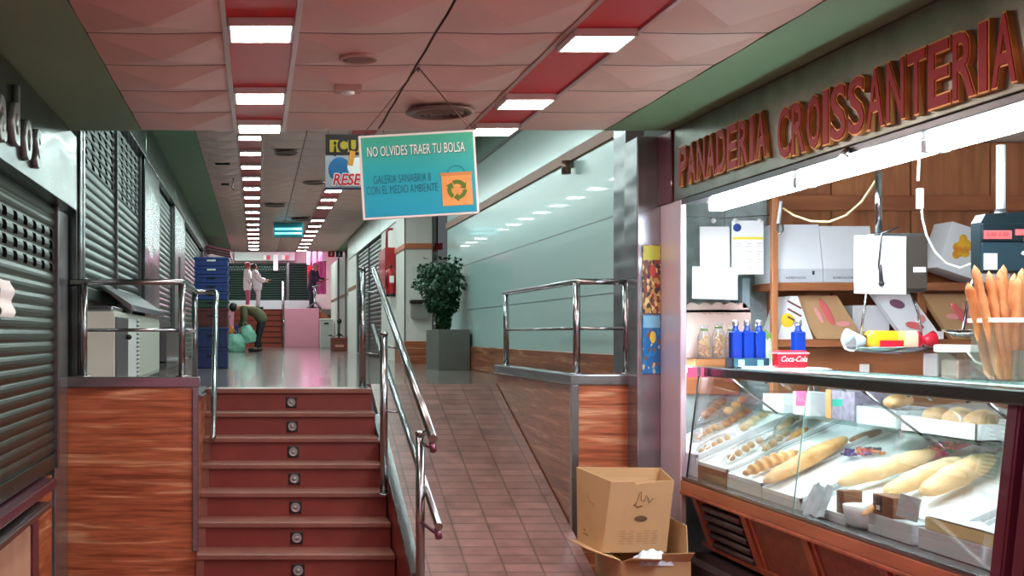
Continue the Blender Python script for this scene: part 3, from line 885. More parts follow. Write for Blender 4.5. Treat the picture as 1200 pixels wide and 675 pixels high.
# raised glass shelf on struts
b = MB(); b.box(3.0, 3.40, 4.35, 7.95, E - .462, E - .454); b.build('raised_shelf', glass('shelf_glass', (240, 250, 248), 0.05), t)
for y in (6.86, 5.36, 4.45):
    b = MB(); b.tube([(2.715, y, E - .25), (3.01, y + .05, E - .455)], .0065, n=8); b.build('strut', M['steel'], t)
for y in (6.42, 5.75, 5.02, 4.60):
    b = MB(); b.tube([(2.73, y, E - .262), (2.76, y - .01, E - .25), (2.80, y - .02, E - .255), (2.82, y - .03, E - .275)], .006, n=8); b.build('clip', M['tube'], t)
for y in (7.22, 4.36):
    b = MB(); b.box(3.36, 3.39, y - .012, y + .012, E - .87, E - .2, bev=.003); b.build('rear_post', M['steel'], t)

t = thing('cold_cabinet', 'maroon and brown cabinet beside the near end of the bakery display', 'cabinet', (3.0, 3.8, 0))
b = MB(); b.prism([(2.66, 3.46, 0), (2.66, 3.46, E - .95), (2.72, 3.46, E - .26), (3.4, 3.46, E - .26), (3.4, 3.46, 0)], (0, .71, 0)); b.build('body', mat('brown_lacquer', (84, 62, 58), 0.35, .3), t)
b = MB(); b.prism([(2.615, 4.10, 0), (2.615, 4.10, E - .95), (2.69, 4.10, E - .27), (2.72, 4.10, E - .27), (2.66, 4.10, E - .95), (2.66, 4.10, 0)], (0, .06, 0)); b.build('door_frame', M['maroon'], t)
p0, p1 = Vector((2.66, 4.05, E - .73)), Vector((2.655, 4.05, E - .86))
b = MB(); b.tube([p0 + Vector((.01, 0, 0)), p0 + Vector((-.03, 0, -.01)), (p0 + p1) / 2 + Vector((-.04, 0, 0)), p1 + Vector((-.03, 0, .01)), p1 + Vector((.01, 0, 0))], .006, n=8); b.build('handle', M['tube'], t)

# ---------------------------------------------------------------- end wall shelving
b = MB()
for i, (x0, x1) in enumerate([(3.42, 3.82), (3.83, 4.35), (4.36, 4.88), (4.89, 5.19)]): b.box(x0, x1, 7.955, 8.015, E - .06, CL - .01, bev=.004)
struct(b.build('wall_panelling', M['pine']))
b = MB(); b.box(3.42, 5.19, 7.90, 7.955, E + .82, E + .92, bev=.005); struct(b.build('trim_11', M['pineh']))
t = thing('wooden_shelving', 'pine shelving with two long shelves across the back of the bakery', 'shelving', (4.2, 7.75, 0))
b = MB(); b.box(3.262, 3.300, 7.56, 7.60, 0, CL - .02, bev=.005); b.build('upright', M['pine'], t)
for z in (E + .33, E - .03):
    b = MB(); b.box(3.297, 5.18, 7.58, 7.95, z - .05, z, bev=.005); b.build('shelf', M['pineh'], t)
b = MB(); b.box(3.297, 5.18, 7.66, 7.70, .1, E - .085, bev=.004); b.build('lower_panel', M['pineh'], t)
b = MB(); b.box(4.26, 4.32, 7.70, 7.95, E - .025, E + .275, bev=.004); b.build('divider', M['pine'], t)
t = thing('wall_shelf', 'small wooden shelf under the crouton bags at the bakery end wall', 'shelf', (2.98, 7.8, E - .2))
b = MB(); b.box(2.79, 3.23, 7.60, 8.01, E - .21, E - .155, bev=.005); b.build('board', M['pineh'], t)
b = MB(); b.box(2.80, 3.22, 7.96, 8.01, E - .40, E - .21, bev=.004); b.build('wall_cleat', M['pineh'], t)
# ================================================================ goods in and around the bakery
def deck(px, py, h=0.0):
    a, bb = (px - VX) / F, (py - VY) / F
    y = (2.024 - h) / (bb + .45 * a)
    return Vector((a * y, y, E - bb * y))
def dz(x): return E - .80 + .45 * (x - 2.72)
SL = math.atan(.45)
M['bread'] = mat('bread_crust', (208, 146, 86), 0.55, scale=9, rgb2=(236, 194, 142), bump=.25, bscale=40)
M['breadpale'] = mat('pale_bread_crust', (238, 190, 132), 0.55, scale=7, rgb2=(248, 220, 176), bump=.2, bscale=40)
M['pastry'] = mat('pastry_crust', (196, 128, 66), 0.5, scale=20, rgb2=(226, 176, 112), bump=.3, bscale=50)
M['pastrydark'] = mat('dark_pastry_crust', (140, 82, 44), 0.5, scale=20, rgb2=(182, 122, 74), bump=.3, bscale=50)
M['card_white'] = mat('white_carton', (232, 236, 238), 0.55)
M['card_grey'] = mat('grey_white_carton', (196, 202, 206), 0.5)
M['card'] = mat('kraft_cardboard', (184, 146, 102), 0.7, var=.06, scale=3)
M['card_dark'] = mat('brown_carton', (128, 88, 60), 0.6, var=.1)
M['bag'] = glass('clear_plastic_bag', (246, 250, 250), 0.25, 0.08, alpha=0.20)
M['tubclear'] = glass('clear_plastic_tub', (246, 250, 250), 0.08, 0.02, alpha=0.015)
M['thinbag'] = glass('thin_clear_bag', (248, 252, 252), 0.2, 0.06, alpha=0.07)
M['foil'] = mat('crumpled_foil_paper', (206, 220, 228), 0.35, bump=.6, bscale=18)

# ---- sloping white display trays filling the case
def tray(label, y0, y1, m, x0=2.685, x1=3.40, lip=0.02, front=None, zf=0.0):
    t = thing('display_tray', label, 'tray', ((x0 + x1) / 2, (y0 + y1) / 2, E - .871), 'sloping trays in the bread display')
    za, zb_ = dz(x0) + zf - .03, dz(x1) + zf - .03
    b = MB(); b.prism([(x0, y0, E - .871), (x0, y0, za), (x1, y0, zb_), (x1, y0, E - .871)], (0, y1 - y0, 0)); b.build('body', front or m, t)
    b = MB()
    b.prism([(x0, y0, za), (x0, y0, za + lip), (x0 + .012, y0, za + lip), (x0 + .012, y0, za)], (0, y1 - y0, 0))
    for y in (y0, y1 - .01): b.prism([(x0, y, za), (x0, y, za + lip), (x1, y, zb_ + lip), (x1, y, zb_)], (0, .01, 0))
    b.build('rim', m, t)
    b = MB()
    def fp(u, v):
        x = x0 + .014 + (x1 - x0 - .02) * u; y = y0 + .014 + (y1 - y0 - .028) * v
        return (x, y, dz(x) + zf - .026 + .006 * math.sin(u * 9 + v * 4) * math.sin(v * 7))
    b.grid(fp, 14, 10); b.build('paper_liner', M['paper'], t)
    return t
tray('raised white tray of bagged breads at the far corner behind the steel jamb', 7.30, 7.94, M['card_white'], zf=.09)
tray('brown fronted display tray at the far left end of the bread case', 6.83, 7.27, M['card_white'], front=M['card_dark'], zf=.055)
tray('white display tray holding bagged pastries left of the glass joint', 6.36, 6.82, M['card_white'], front=M['card_grey'], zf=.035)
tray('white display tray under the ridged loaf and the long loaf by the glass joint', 5.90, 6.35, M['card_white'], front=M['card_grey'], zf=.015)
tray('pale paper lined tray just right of the glass joint, with loose sweets', 5.45, 5.84, M['card_white'], front=M['card_grey'])
tray('white tray under the three big baguettes at the right', 4.80, 5.44, M['card_white'], x0=2.80)
tray('white tray with loose petals of paper at the near right end of the case', 4.30, 4.79, M['card_white'], x0=2.80, zf=-.03)

# ---- breads
def loaf_mesh(L, r, flat=0.8, pts=18, tip=0.35, scores=4):
    b = MB()
    def fn(u, v):
        t = v
        e = min(1.0, math.sin(PI * min(max(t, 0.0), 1.0)) ** tip if 0 < t < 1 else 0.02)
        rr = r * e * (1 + (0.05 * math.sin(t * scores * 2 * PI)))
        a = 2 * PI * u
        z = math.sin(a) * rr * flat
        y = math.cos(a) * rr
        if math.sin(a) > .5: z -= .10 * r * max(0, math.sin(t * scores * 2 * PI + math.cos(a) * 2.2)) ** 4
        return ((t - .5) * L, y, max(z, -r * .55 * e) + r * .55)
    b.grid(fn, 18, pts * 2, closed_u=True)
    return b
def lay(b, A, B):
    """lay a body built along local x between two points"""
    A, B = Vector(A), Vector(B)
    d = (B - A).normalized(); up = Vector((-math.sin(SL), 0, math.cos(SL)))
    s = up.cross(d).normalized(); up = d.cross(s)
    c = (A + B) / 2
    Mx = Matrix(((d.x, s.x, up.x, c.x), (d.y, s.y, up.y, c.y), (d.z, s.z, up.z, c.z), (0, 0, 0, 1)))
    return b.xf(Mx)
def baguette(label, A, B, r, m, scores=4, group='baguettes in the display case', name='baguette', flat=.8):
    A, B = Vector(A), Vector(B)
    return tag(lay(loaf_mesh((B - A).length, r, flat=flat, scores=scores), A, B).build(name, m), label, 'bread', group)
baguette('long pale baguette farthest left of the three big ones, pointing at the glass', deck(984, 574, .012), deck(1100, 538, .012), .060, M['breadpale'], 3)
baguette('pale baguette lying in the middle of the three big ones', deck(1038, 586, .012), deck(1132, 546, .012), .058, M['breadpale'], 4)
baguette('thick baguette nearest the maroon post at the right of the case', deck(1084, 588, .012), deck(1168, 544, .012), .066, M['breadpale'], 3)
baguette('short thin bread stick poking out in front of the big baguettes', deck(1012, 607, .03), deck(1052, 578, .03), .022, M['bread'], 5)
baguette('long smooth loaf lying across the glass joint in the middle of the case', deck(897, 572, .02), deck(996, 519, .02), .056, M['bread'], 2)
# ridged twist loaf
b = MB()
A, B = deck(872, 560, .03), deck(938, 533, .03); Lr = (B - A).length
def tw(u, v):
    e = max(.03, math.sin(PI * v) ** .5) if 0 < v < 1 else .02
    a = 2 * PI * u
    rr = .042 * e * (1 + .24 * math.sin(v * 2 * PI * 7 + math.cos(a) * 1.5))
    return ((v - .5) * Lr, math.cos(a) * rr, max(-.6 * .036, math.sin(a) * rr * .9) + .022)
b.grid(tw, 16, 70, closed_u=True)
tag(lay(b, A, B).build('twist_loaf', M['bread']), 'golden ridged twist loaf in front of the long smooth loaf', 'bread')

# ---- bagged pastries
def pastry_bag(label, px0, py0, px1, py1, r, m, n=4, seed=1):
    rnd = random.Random(seed)
    hh = .15 if seed < 5 else (.10 if seed == 5 else .045)
    r = r * 1.22
    A, B = deck(px0, py0, hh), deck(px1, py1, hh)
    L = (B - A).length
    c = (A + B) / 2
    t = thing('pastry_bag', label, 'pastry', c, 'bagged pastries at the left of the display')
    for k in range(n):
        s = (k + .5) / n - .5
        b = MB(); b.ball((s * L * .8, (rnd.random() - .5) * r * .4, r * .62), r * .62, 12, 8, sc=(1.25 * L * .36 / n / r, 1.0, .8), jit=.10)
        lay(b, A, B).build('pastry', m, t)
    b = MB()
    def fn(u, v):
        a = 2 * PI * u
        e = (0.25 + .75 * math.sin(PI * min(1, max(0, v))) ** .45)
        wob = 1 + .10 * math.sin(a * 5 + v * 17) * math.sin(v * 23 + seed)
        return ((v - .5) * L * 1.08, math.cos(a) * r * 1.15 * e * wob, max(0.0, math.sin(a)) * r * 1.45 * e * wob + .004 + .3 * r * (1 if v in (0, 1) else 0))
    b.grid(fn, 18, 20, closed_u=True)
    lay(b, A, B).build('wrapper', M['thinbag'], t)
    return t
PB = [
 ('clear bag of dark crusty slices high at the far left of the case', 822, 497, 856, 470, .040, 'pastrydark', 4),
 ('clear bag of brownish slices beside the dark crusty ones, under the pink tickets', 848, 492, 878, 468, .040, 'pastry', 3),
 ('clear bag of small rolls along the left glass edge of the case', 814, 520, 846, 502, .036, 'bread', 4),
 ('clear bag of rolls in the second row from the far left', 838, 512, 884, 482, .042, 'pastry', 5),
 ('long clear bag of greenish wrapped buns in the middle of the pastry rows', 866, 512, 910, 482, .042, 'breadpale', 5),
 ('clear bag of small cakes at the front left above the brown tray front', 816, 538, 862, 514, .036, 'bread', 5),
 ('clear bag of golden pastries in front of the greenish buns', 850, 546, 900, 516, .036, 'pastry', 5),
 ('clear bag of glazed pastries just behind the ridged twist loaf', 892, 535, 930, 507, .034, 'pastry', 4),
 ('clear bag of pale rolls under the pink square ticket', 912, 512, 942, 488, .038, 'breadpale', 4)]
for i, (lb, a, c, d, e_, r, m, n) in enumerate(PB): pastry_bag(lb, a, c, d, e_, r, M[m], n, i + 3)
b = MB(); A, B = deck(922, 520, .02), deck(948, 505, .02); lay(loaf_mesh((B - A).length, .03, scores=2), A, B); tag(b.build('bread_roll', M['pastrydark']) if False else lay(loaf_mesh((B - A).length, .03, scores=2), A, B).build('bread_roll', M['pastry']), 'single orange brown roll lying left of the glass joint', 'bread')
b = MB()
A, B = deck(996, 520, .0), deck(1035, 508, 0.0); lay(loaf_mesh((B - A).length, .028, scores=3), A, B).build('pastry', M['pastrydark'])
o = COL.objects[-1]; tag(o, 'small dark pastry behind the loose sweets right of the glass joint', 'bread')

# ---- sweets
cm = {'red': mat('red_wrapper', (206, 60, 66), .3), 'green': mat('green_wrapper', (52, 140, 80), .3), 'purple': mat('purple_wrapper', (92, 76, 130), .3), 'orange': mat('orange_wrapper', (230, 140, 96), .3)}
protos = {}
def candy(col, p, rz, group, lb):
    if (col, group) not in protos:
        b = MB(); b.ball((0, 0, .009), .011, 8, 6, sc=(1.3, 1, .8))
        for s in (-1, 1): b.cyl((s * .011, 0, .009), (s * .022, 0, .009), .003, .009, n=8, cap=False)
        o = b.build('sweet', cm[col]); o.location = (0, 0, 0)
        protos[(col, group)] = o; tag(o, lb, 'sweet', group)
    else:
        o = protos[(col, group)].copy(); COL.objects.link(o)
    o.location = p; o.rotation_euler = (0, -SL * 0.0, rz)
rnd = random.Random(5)
b = MB()
c = [deck(1062, 540, .012), deck(1085, 541, .012), deck(1140, 521, .012), deck(1118, 518, .012)]
nrm = Vector((-math.sin(SL), 0, math.cos(SL)))
b.prism(c, nrm * .003)
for i in range(4):
    j = (i + 1) % 4; b.prism([c[i], c[j], c[j] + nrm * .018, c[i] + nrm * .018], (c[2] - c[0]).normalized() * (.003 if i in (0, 3) else -.003))
tag(b.build('sweets_tray', mat('pink_tray', (232, 92, 130), .4)), 'shallow pink tray full of wrapped sweets behind the baguettes', 'tray')
for k in range(64):
    u, v = rnd.random(), rnd.random()
    p = c[0].lerp(c[1], u).lerp(c[3].lerp(c[2], u), v)
    col = rnd.choice(['red', 'red', 'orange', 'green', 'purple']) if v < .75 else rnd.choice(['purple', 'red', 'green'])
    candy(col, p + nrm * (.004 + .016 * rnd.random() * (1 - abs(2 * u - 1))), rnd.random() * 6, 'wrapped sweets on the pink tray', 'small %s wrapped sweet heaped on the pink tray' % col)
for k in range(26):
    px, py = rnd.uniform(990, 1034), rnd.uniform(527, 536)
    col = 'purple' if px < 1006 else rnd.choice(['orange', 'orange', 'red', 'purple'])
    candy(col, deck(px, py, .012), rnd.random() * 6, 'loose sweets beside the long loaf', 'small %s wrapped sweet scattered between the long loaf and the baguettes' % col)

# ---- raised shelf: bun tray, boxes, tickets
zs = E - .453
t = thing('bun_tray', 'white carton tray of buns under film on the raised glass shelf', 'tray', (3.2, 5.2, zs))
b = MB(); X0, X1, Y_0, Y_1 = 3.02, 3.34, 5.02, 5.60
b.box(X0, X1, Y_0, Y_1, zs, zs + .008)
for (a, c_, d, e_) in ((X0, X0 + .006, Y_0, Y_1), (X1 - .006, X1, Y_0, Y_1), (X0, X1, Y_0, Y_0 + .006), (X0, X1, Y_1 - .006, Y_1)): b.box(a, c_, d, e_, zs, zs + .075)
b.build('carton', M['card_white'], t)
for i, (x, y) in enumerate(((3.12, 5.16), (3.22, 5.30), (3.12, 5.32), (3.22, 5.47), (3.12, 5.48))):
    b = MB(); b.ball((x, y, zs + .075), .062, 16, 10, sc=(1, 1.05, .75), jit=.02); b.build('bun', M['bread'] if i % 2 else M['pastry'], t)
b = MB()
def film(u, v):
    x = X0 + .01 + (X1 - X0 - .02) * u; y = Y_0 + .01 + (Y_1 - Y_0 - .02) * v
    return (x, y, zs + .078 + .07 * math.sin(PI * u) ** .5 * math.sin(PI * v) ** .5 + .006 * math.sin(u * 17) * math.sin(v * 21))
b.grid(film, 16, 20); b.build('film', M['thinbag'], t)
def simple_box(name, label, cat, x0, x1, y0, y1, z0, z1, m, group=None, rz=0, bev=.004):
    b = MB(); c0 = Vector(((x0 + x1) / 2, (y0 + y1) / 2, 0))
    b.box(x0, x1, y0, y1, z0, z1, bev=bev)
    if rz: b.xf(T(c0) @ Rz(rz) @ T(-c0))
    return tag(b.build(name, m), label, cat, group)
simple_box('white_carton', 'white carton at the far end of the raised shelf behind the pastry bags', 'box', 3.04, 3.30, 6.90, 7.18, zs, zs + .10, M['card_white'])
simple_box('white_carton', 'bright white carton left of the mauve carton behind the pastry bags', 'box', 3.06, 3.18, 6.62, 6.82, zs, zs + .13, M['card_white'])
t = thing('mauve_carton', 'greyish mauve carton with orange edge standing on the raised shelf, pink ticket beside it', 'box', (3.2, 6.3, zs))
b = MB(); b.box(3.10, 3.34, 6.20, 6.50, zs, zs + .155, bev=.004); b.build('carton', mat('mauve_carton_print', (150, 140, 160), .5, var=.3, scale=30), t)
b = MB(); b.box(3.094, 3.10, 6.44, 6.50, zs, zs + .155, bev=.002); b.build('orange_edge', mat('orange_print', (226, 160, 96), .5), t)
simple_box('pale_carton', 'pale blue white carton on the raised shelf behind the glass joint', 'box', 3.06, 3.36, 5.72, 6.1, zs, zs + .09, M['card_grey'])
baguette('orange brown bread wedge on the raised shelf right of the glass joint', Vector((3.03, 5.72, zs + .10)), Vector((3.22, 5.88, zs + .10)), .05, M['bread'], 2)
M['pinkcard'] = mat('pink_ticket', (240, 96, 140), .5); M['greencard'] = mat('teal_ticket', (40, 150, 130), .5)
def ticket(label, px, py, d, w, h, m):
    c0 = at(px, py, d); b = MB(); b.box(c0.x - w/2, c0.x + w/2, c0.y - .002, c0.y + .002, c0.z - h/2, c0.z + h/2, bev=.001); return tag(b.build('price_ticket', m), label, 'price ticket', 'price tickets in the case')
ticket('square pink price ticket left of the glass joint in the case', 939, 467, 6.18, .058, .078, M['pinkcard'])
ticket('small teal price ticket right of the glass joint in the case', 981, 472, 5.71, .05, .034, M['greencard'])
for px, w, lb in ((811, .06, 'pink price ticket hanging at the far left corner under the top rail'), (826, .05, 'middle pink price ticket under the left end of the top rail'), (844, .095, 'widest pink price ticket under the left end of the top rail')):
    c0 = at(px, 435, 7.12); b = MB(); b.box(c0.x - w/2, c0.x + w/2, c0.y - .002, c0.y + .002, E - .256, E - .196, bev=.001)
    o = tag(b.build('price_ticket', M['pinkcard']), lb, 'price ticket', 'price tickets in the case')

# ---- cartons along the front of the case at the right
zf = E - .871
simple_box('white_carton', 'low white carton on the case floor in front of the big baguettes', 'box', 2.70, 2.80, 4.93, 5.28, zf, zf + .085, M['card_grey'])
simple_box('white_carton', 'low white carton on the case floor nearest the maroon post', 'box', 2.70, 2.80, 4.36, 4.88, zf, zf + .085, M['card_grey'])
t = thing('label_carton', 'small brown carton with a black label and raised grey lid at the case front', 'box', (2.76, 5.1, zf + .086))
b = MB(); b.box(2.705, 2.79, 5.08, 5.25, zf + .086, zf + .175, bev=.003); b.build('carton', M['card_dark'], t)
b = MB(); b.box(2.7035, 2.705, 5.17, 5.235, zf + .10, zf + .165); b.build('black_label', M['black'], t)
b = MB(); b.box(2.7025, 2.7035, 5.185, 5.215, zf + .108, zf + .128); b.build('white_code_patch', M['paper'], t)
b = MB(); b.prism([(2.704, 4.90, zf + .10), (2.700, 4.86, zf + .20), (2.703, 5.02, zf + .205), (2.706, 5.06, zf + .105)], (.006, 0, 0)); b.build('lid', M['card_grey'], t)
t = thing('cream_carton', 'wide shallow carton with yellowish edge and loose white paper on top by the maroon post', 'box', (2.76, 4.6, zf + .086))
b = MB(); b.box(2.705, 2.795, 4.34, 4.84, zf + .086, zf + .135, bev=.003); b.build('carton', mat('cream_card', (222, 206, 150), .6), t)
b = MB(); b.grid(lambda u, v: (2.70 + .10 * u, 4.34 + .5 * v, zf + .137 + .005 + .006 * math.sin(u * 8) * math.sin(v * 25)), 8, 24); b.build('paper_sheet', M['paper'], t)
b = MB(); b.lathe([(.05, 0), (.075, .02), (.085, .07), (.088, .10), (.080, .10), (.07, .03), (0, .02)], (2.745, 5.40, zf), 28); tag(b.build('paper_bowl', M['card_white']), 'round white paper bowl at the case front beside the labelled carton', 'bowl')
b = MB(); b.box(2.70, 2.79, 5.50, 5.57, zf, zf + .15, bev=.006); tag(b.build('brown_carton', M['card_dark']), 'narrow brown carton standing at the case front beside the paper bowl', 'box')
b = MB(); b.grid(lambda u, v: (2.655 + .05 * u + .008 * math.sin(v * 19), 5.60 + .21 * v, zf + .004 + .15 * u + .01 * math.sin(v * 13 + u * 5)), 8, 18); tag(b.build('plastic_sheet', M['foil']), 'crumpled pale plastic sheet hanging over the case front right of the glass joint', 'plastic sheet')

# ================================================================ on the counter top
zc = E - .191
t = thing('bottle_carton', 'low dark teal carton holding three blue bottles on the counter', 'carton', (2.86, 6.93, zc))
b = MB()
for (a, c_, d, e_) in ((2.742, 2.95, 6.88, 6.885), (2.742, 2.95, 6.985, 6.99), (2.742, 2.747, 6.88, 6.99), (2.945, 2.95, 6.88, 6.99), (2.742, 2.95, 6.88, 6.99)):
    b.box(a, c_, d, e_, zc, zc + (.055 if (a, c_, d, e_) != (2.742, 2.95, 6.88, 6.99) else .004))
b.build('carton', mat('dark_teal_carton', (40, 76, 96), .4), t)
for x in (2.79, 2.90):
    b = MB(); b.box(x - .017, x + .017, 6.8775, 6.8795, zc + .01, zc + .045); b.build('pale_label', mat('pale_print', (150, 196, 210), .5), t)
M['blueglass'] = mat('deep_blue_glass', (18, 62, 170), 0.08, coat=.5)
M['cap'] = mat('silver_cap', (206, 212, 216), 0.25, .8)
def bottle(label, x, y, z, first=[None]):
    if first[0] is None:
        t = thing('blue_bottle', label, 'bottle', (x, y, z), 'blue bottles on the counter')
        b = MB()
        sh = [(-.031, -.031), (.031, -.031), (.031, .031), (-.031, .031)]
        b.box(x - .031, x + .031, y - .031, y + .031, z, z + .205, bev=.010, seg=3)
        b.build('body', M['blueglass'], t)
        b = MB(); b.lathe([(.024, 0), (.018, .012), (.015, .02), (.015, .05)], (x, y, z + .203), 16); b.build('neck', M['blueglass'], t)
        b = MB(); b.lathe([(.019, 0), (.019, .030), (.016, .034), (0, .034)], (x, y, z + .236), 16); b.build('cap', M['cap'], t)
        first[0] = t; return t
    return dup(first[0], (x, y, z), label)
bottle('blue bottle at the left of the three in the teal carton', 2.778, 6.935, zc + .005)
bottle('blue bottle in the middle of the three in the teal carton', 2.846, 6.935, zc + .005)
bottle('blue bottle at the right of the three in the teal carton', 2.914, 6.935, zc + .005)
bottle('single blue bottle behind the red pack on the counter', 3.045, 6.72, zc + .003)
t = thing('red_pack', 'red pack with white script lettering on the counter before the single blue bottle', 'pack', (2.885, 6.45, zc + .02))
M['packred'] = mat('pack_red', (206, 28, 48), .35)
b = MB(); b.box(2.80, 2.965, 6.42, 6.50, zc + .012, zc + .105, bev=.012); b.build('pack', M['packred'], t)
b = MB(); b.box(2.795, 2.97, 6.415, 6.505, zc + .085, zc + .095, bev=.004); b.build('white_top', mat('pack_pale_red', (232, 150, 156), .4), t)
b = MB(); me = text_mesh('Coca-Cola', .042, .0006, 0, sx=.78, shear=.35); b.add_mesh(me, T(2.885, 6.4185, zc + .058) @ FT); b.build('lettering', M['paper'], t, fix=False)
b = MB()
for k, (dx, dy, rz) in enumerate(((0, 0, .02), (.01, -.01, -.03), (-.01, .01, .05))):
    b.box(2.76, 3.07, 6.40, 6.80, zc + .004 * k, zc + .004 * k + .0035, M=T(2.9 + dx, 6.6 + dy, 0) @ Rz(rz) @ T(-2.9, -6.6, 0))
tag(b.build('flyer_stack', M['paper']), 'flat stack of pale flyers on the counter under the red pack', 'flyers')
t = thing('snack_bag', 'small white and green bag between the blue bottles on the counter', 'bag', (2.98, 6.98, zc))
b = MB(); b.grid(lambda u, v: (2.985 + .04 * math.cos(2 * PI * u) * (1 - .5 * abs(v - .3)), 7.0 + .025 * math.sin(2 * PI * u) * (1 - v) + .0, zc + .17 * v), 14, 8, closed_u=True); b.build('bag', mat('white_green_bag', (236, 240, 234), .35, scale=14, rgb2=(140, 180, 90)), t)
b = MB(); b.grid(lambda u, v: (2.965 + .05 * u, 7.0 + .002 * math.sin(9 * u), zc + .15 + .06 * v + .012 * math.sin(6 * u)), 6, 3); b.build('green_top', mat('green_print', (110, 150, 60), .5), t)

# crouton bags
zsh = E - .153
def crouton(label, x, y, s=1.0, seed=1):
    rn = random.Random(seed)
    t = thing('crouton_bag', label, 'bag', (x, y, zsh), 'crouton bags on the small shelf')
    for k in range(26):
        a = rn.random() * 6.28; rr = .028 * math.sqrt(rn.random()); z = .016 + .125 * (k / 26)
        b = MB() if k == 0 else b
        b.box(-.011, .011, -.011, .011, -.009, .009, bev=.003, M=T(x + rr * math.cos(a), y + rr * math.sin(a) * .7, zsh + z * s) @ Rz(rn.random() * 3) @ Rx(rn.random() * 3), seg=1)
    o = b.build('croutons', M['pastry'], t); o['kind'] = 'stuff'
    b = MB()
    def fn(u, v):
        a = 2 * PI * u
        w = .043 * (1 - max(0, v - .62) * 1.9) if v < .86 else .043 * (.54 + (v - .86) * 3.2)
        dd = .036 * (1 - max(0, v - .5) * 1.7)
        return (x + w * math.cos(a), y + max(.003, dd) * math.sin(a), zsh + .001 + v * .215 * s)
    b.grid(fn, 20, 22, closed_u=True); b.build('wrapper', M['thinbag'], t)
    b = MB(); b.lathe([(.024, 0), (.026, .006), (.024, .012)], (x, y, zsh + .178 * s), 12); b.build('tie', mat('green_tie', (96, 130, 60), .5), t)
    return t
crouton('clear bag of croutons, leftmost on the small shelf by the jamb', 2.875, 7.68, 1.0, 2)
crouton('clear bag of croutons in the middle on the small shelf', 2.968, 7.68, 1.08, 3)
crouton('clear bag of croutons half hidden by the blue bottles', 3.06, 7.70, 1.0, 4)
t = thing('pink_carton', 'pale pink carton with scalloped top behind the crouton bags', 'carton', (3.0, 7.84, zsh))
pts = [(2.80, 7.80, zsh)]
n = 40
for k in range(n + 1):
    u = k / n
    pts.append((2.80 + .425 * u, 7.80, zsh + .345 + .018 * abs(math.sin(u * PI * 5)) - .05 * max(0, u - .9) * 10))
pts.append((3.225, 7.80, zsh))
b = MB(); b.prism(pts, (0, .10, 0)); b.build('carton', mat('pale_pink_card', (238, 208, 196), .6, var=.04), t)
b = MB(); me = text_mesh('~ ~ ~~ ~', .05, .0005, 0); b.add_mesh(me, T(3.0, 7.798, zsh + .29) @ FT); b.build('script_print', mat('mauve_print', (190, 140, 140), .6), t, fix=False)

# papers and calendar on the end wall
def sheet(name, label, cat, x0, x1, z0, z1, y, rot=0.0, m=None, curl=.006):
    b = MB(); cx, cz = (x0 + x1) / 2, (z0 + z1) / 2
    b.grid(lambda u, v: (x0 + (x1 - x0) * u, y - curl * (1 - v) ** 2 - .001, z0 + (z1 - z0) * v), 6, 8)
    b.grid(lambda u, v: (x0 + (x1 - x0) * u, y - curl * (1 - v) ** 2 + .0005, z0 + (z1 - z0) * v), 6, 8)
    b.xf(T(cx, y, cz) @ Ry(rot) @ T(-cx, -y, -cz))
    o = b.build(name, m or M['paper'], fix=False)
    return tag(o, label, cat)
DY = -.33
t = thing('wall_calendar', 'white calendar with yellow line and rows of dates hanging beside the pine upright', 'calendar', (3.13, 7.63, E + .385))
cx0, cx1, cz0, cz1 = 3.035, 3.238, E + .385, E + .728
b = MB(); b.box(cx0, cx1, 7.634, 7.640, cz0, cz1, bev=.001); b.build('sheet', M['paper'], t)
b = MB(); b.box(cx0 + .005, cx1 - .005, 7.6325, 7.6335, cz0 + .222, cz0 + .238); b.build('yellow_line', mat('yellow_print', (236, 214, 60), .6), t)
b = MB(); b.lathe([(.026, 0), (.026, .002), (0, .002)], (cx0 + .033, 7.632, cz1 - .045), 20, M=Rx(PI / 2)); b.build('blue_emblem', mat('blue_print', (40, 70, 150), .6), t)
ink = mat('print_ink', (40, 46, 60), .7)
for r in range(4):
    for c_ in range(3):
        b = MB(); me = text_mesh('1 2 3 4 5 6 7', 0.012, .0003, 0, sx=.62); b.add_mesh(me, T(cx0 + .04 + c_ * .068, 7.6325, cz0 + .03 + r * .052 + .010) @ FT)
        for q in range(2):
            me = text_mesh('8 9 10 11 12', .010, .0002, 0, sx=.7); b.add_mesh(me, T(cx0 + .04 + c_ * .068, 7.6325, cz0 + .03 + r * .052 - .008 - q * .0) @ FT)
        b.build('date_block', ink, t, fix=False)
sheet('paper_notice', 'blank white sheet hanging left of the calendar in the bakery', 'paper', 2.832, 3.022, E + .425, E + .690, 7.640)
t = sheet('paper_notice', 'tilted white sheet with faint lines below the blank one', 'paper', 2.775, 3.065, E + .225, E + .43, 7.620, .03, curl=.012)
M['gridsheet'] = mat('grey_board', (132, 150, 154), .5)
simple_box('grey_carton', 'grey teal carton half hidden under the calendar', 'box', 3.17, 3.22, 7.80, 8.0, E + .17, E + .37, M['gridsheet'])
b = MB(); b.box(2.80, 3.225, 7.80, 8.01, E + .14, E + .165, bev=.004); tag(b.build('dark_shelf', M['steeldark']), 'dark narrow shelf on the end wall behind the tilted sheet', 'shelf')
simple_box('wall_socket', 'white socket box on the bakery end wall by the jamb', 'socket', 2.805, 2.865, 7.985, 8.015, E + .54, E + .66, M['plastic_white'])
t = thing('hanging_wire', 'thin wire with two clips carrying the calendar and sheets in the bakery', 'wire', (3.0, 7.64, E + .74))
b = MB(); b.tube([(2.66, 7.643, E + .76), (2.95, 7.643, E + .742), (3.27, 7.60, E + .76)], .003, n=6); b.build('wire', M['steel'], t)
for x in (2.92, 3.06, 3.21):
    b = MB(); b.ball((x, 7.64, E + .728), .016); b.build('clip', M['white'], t)

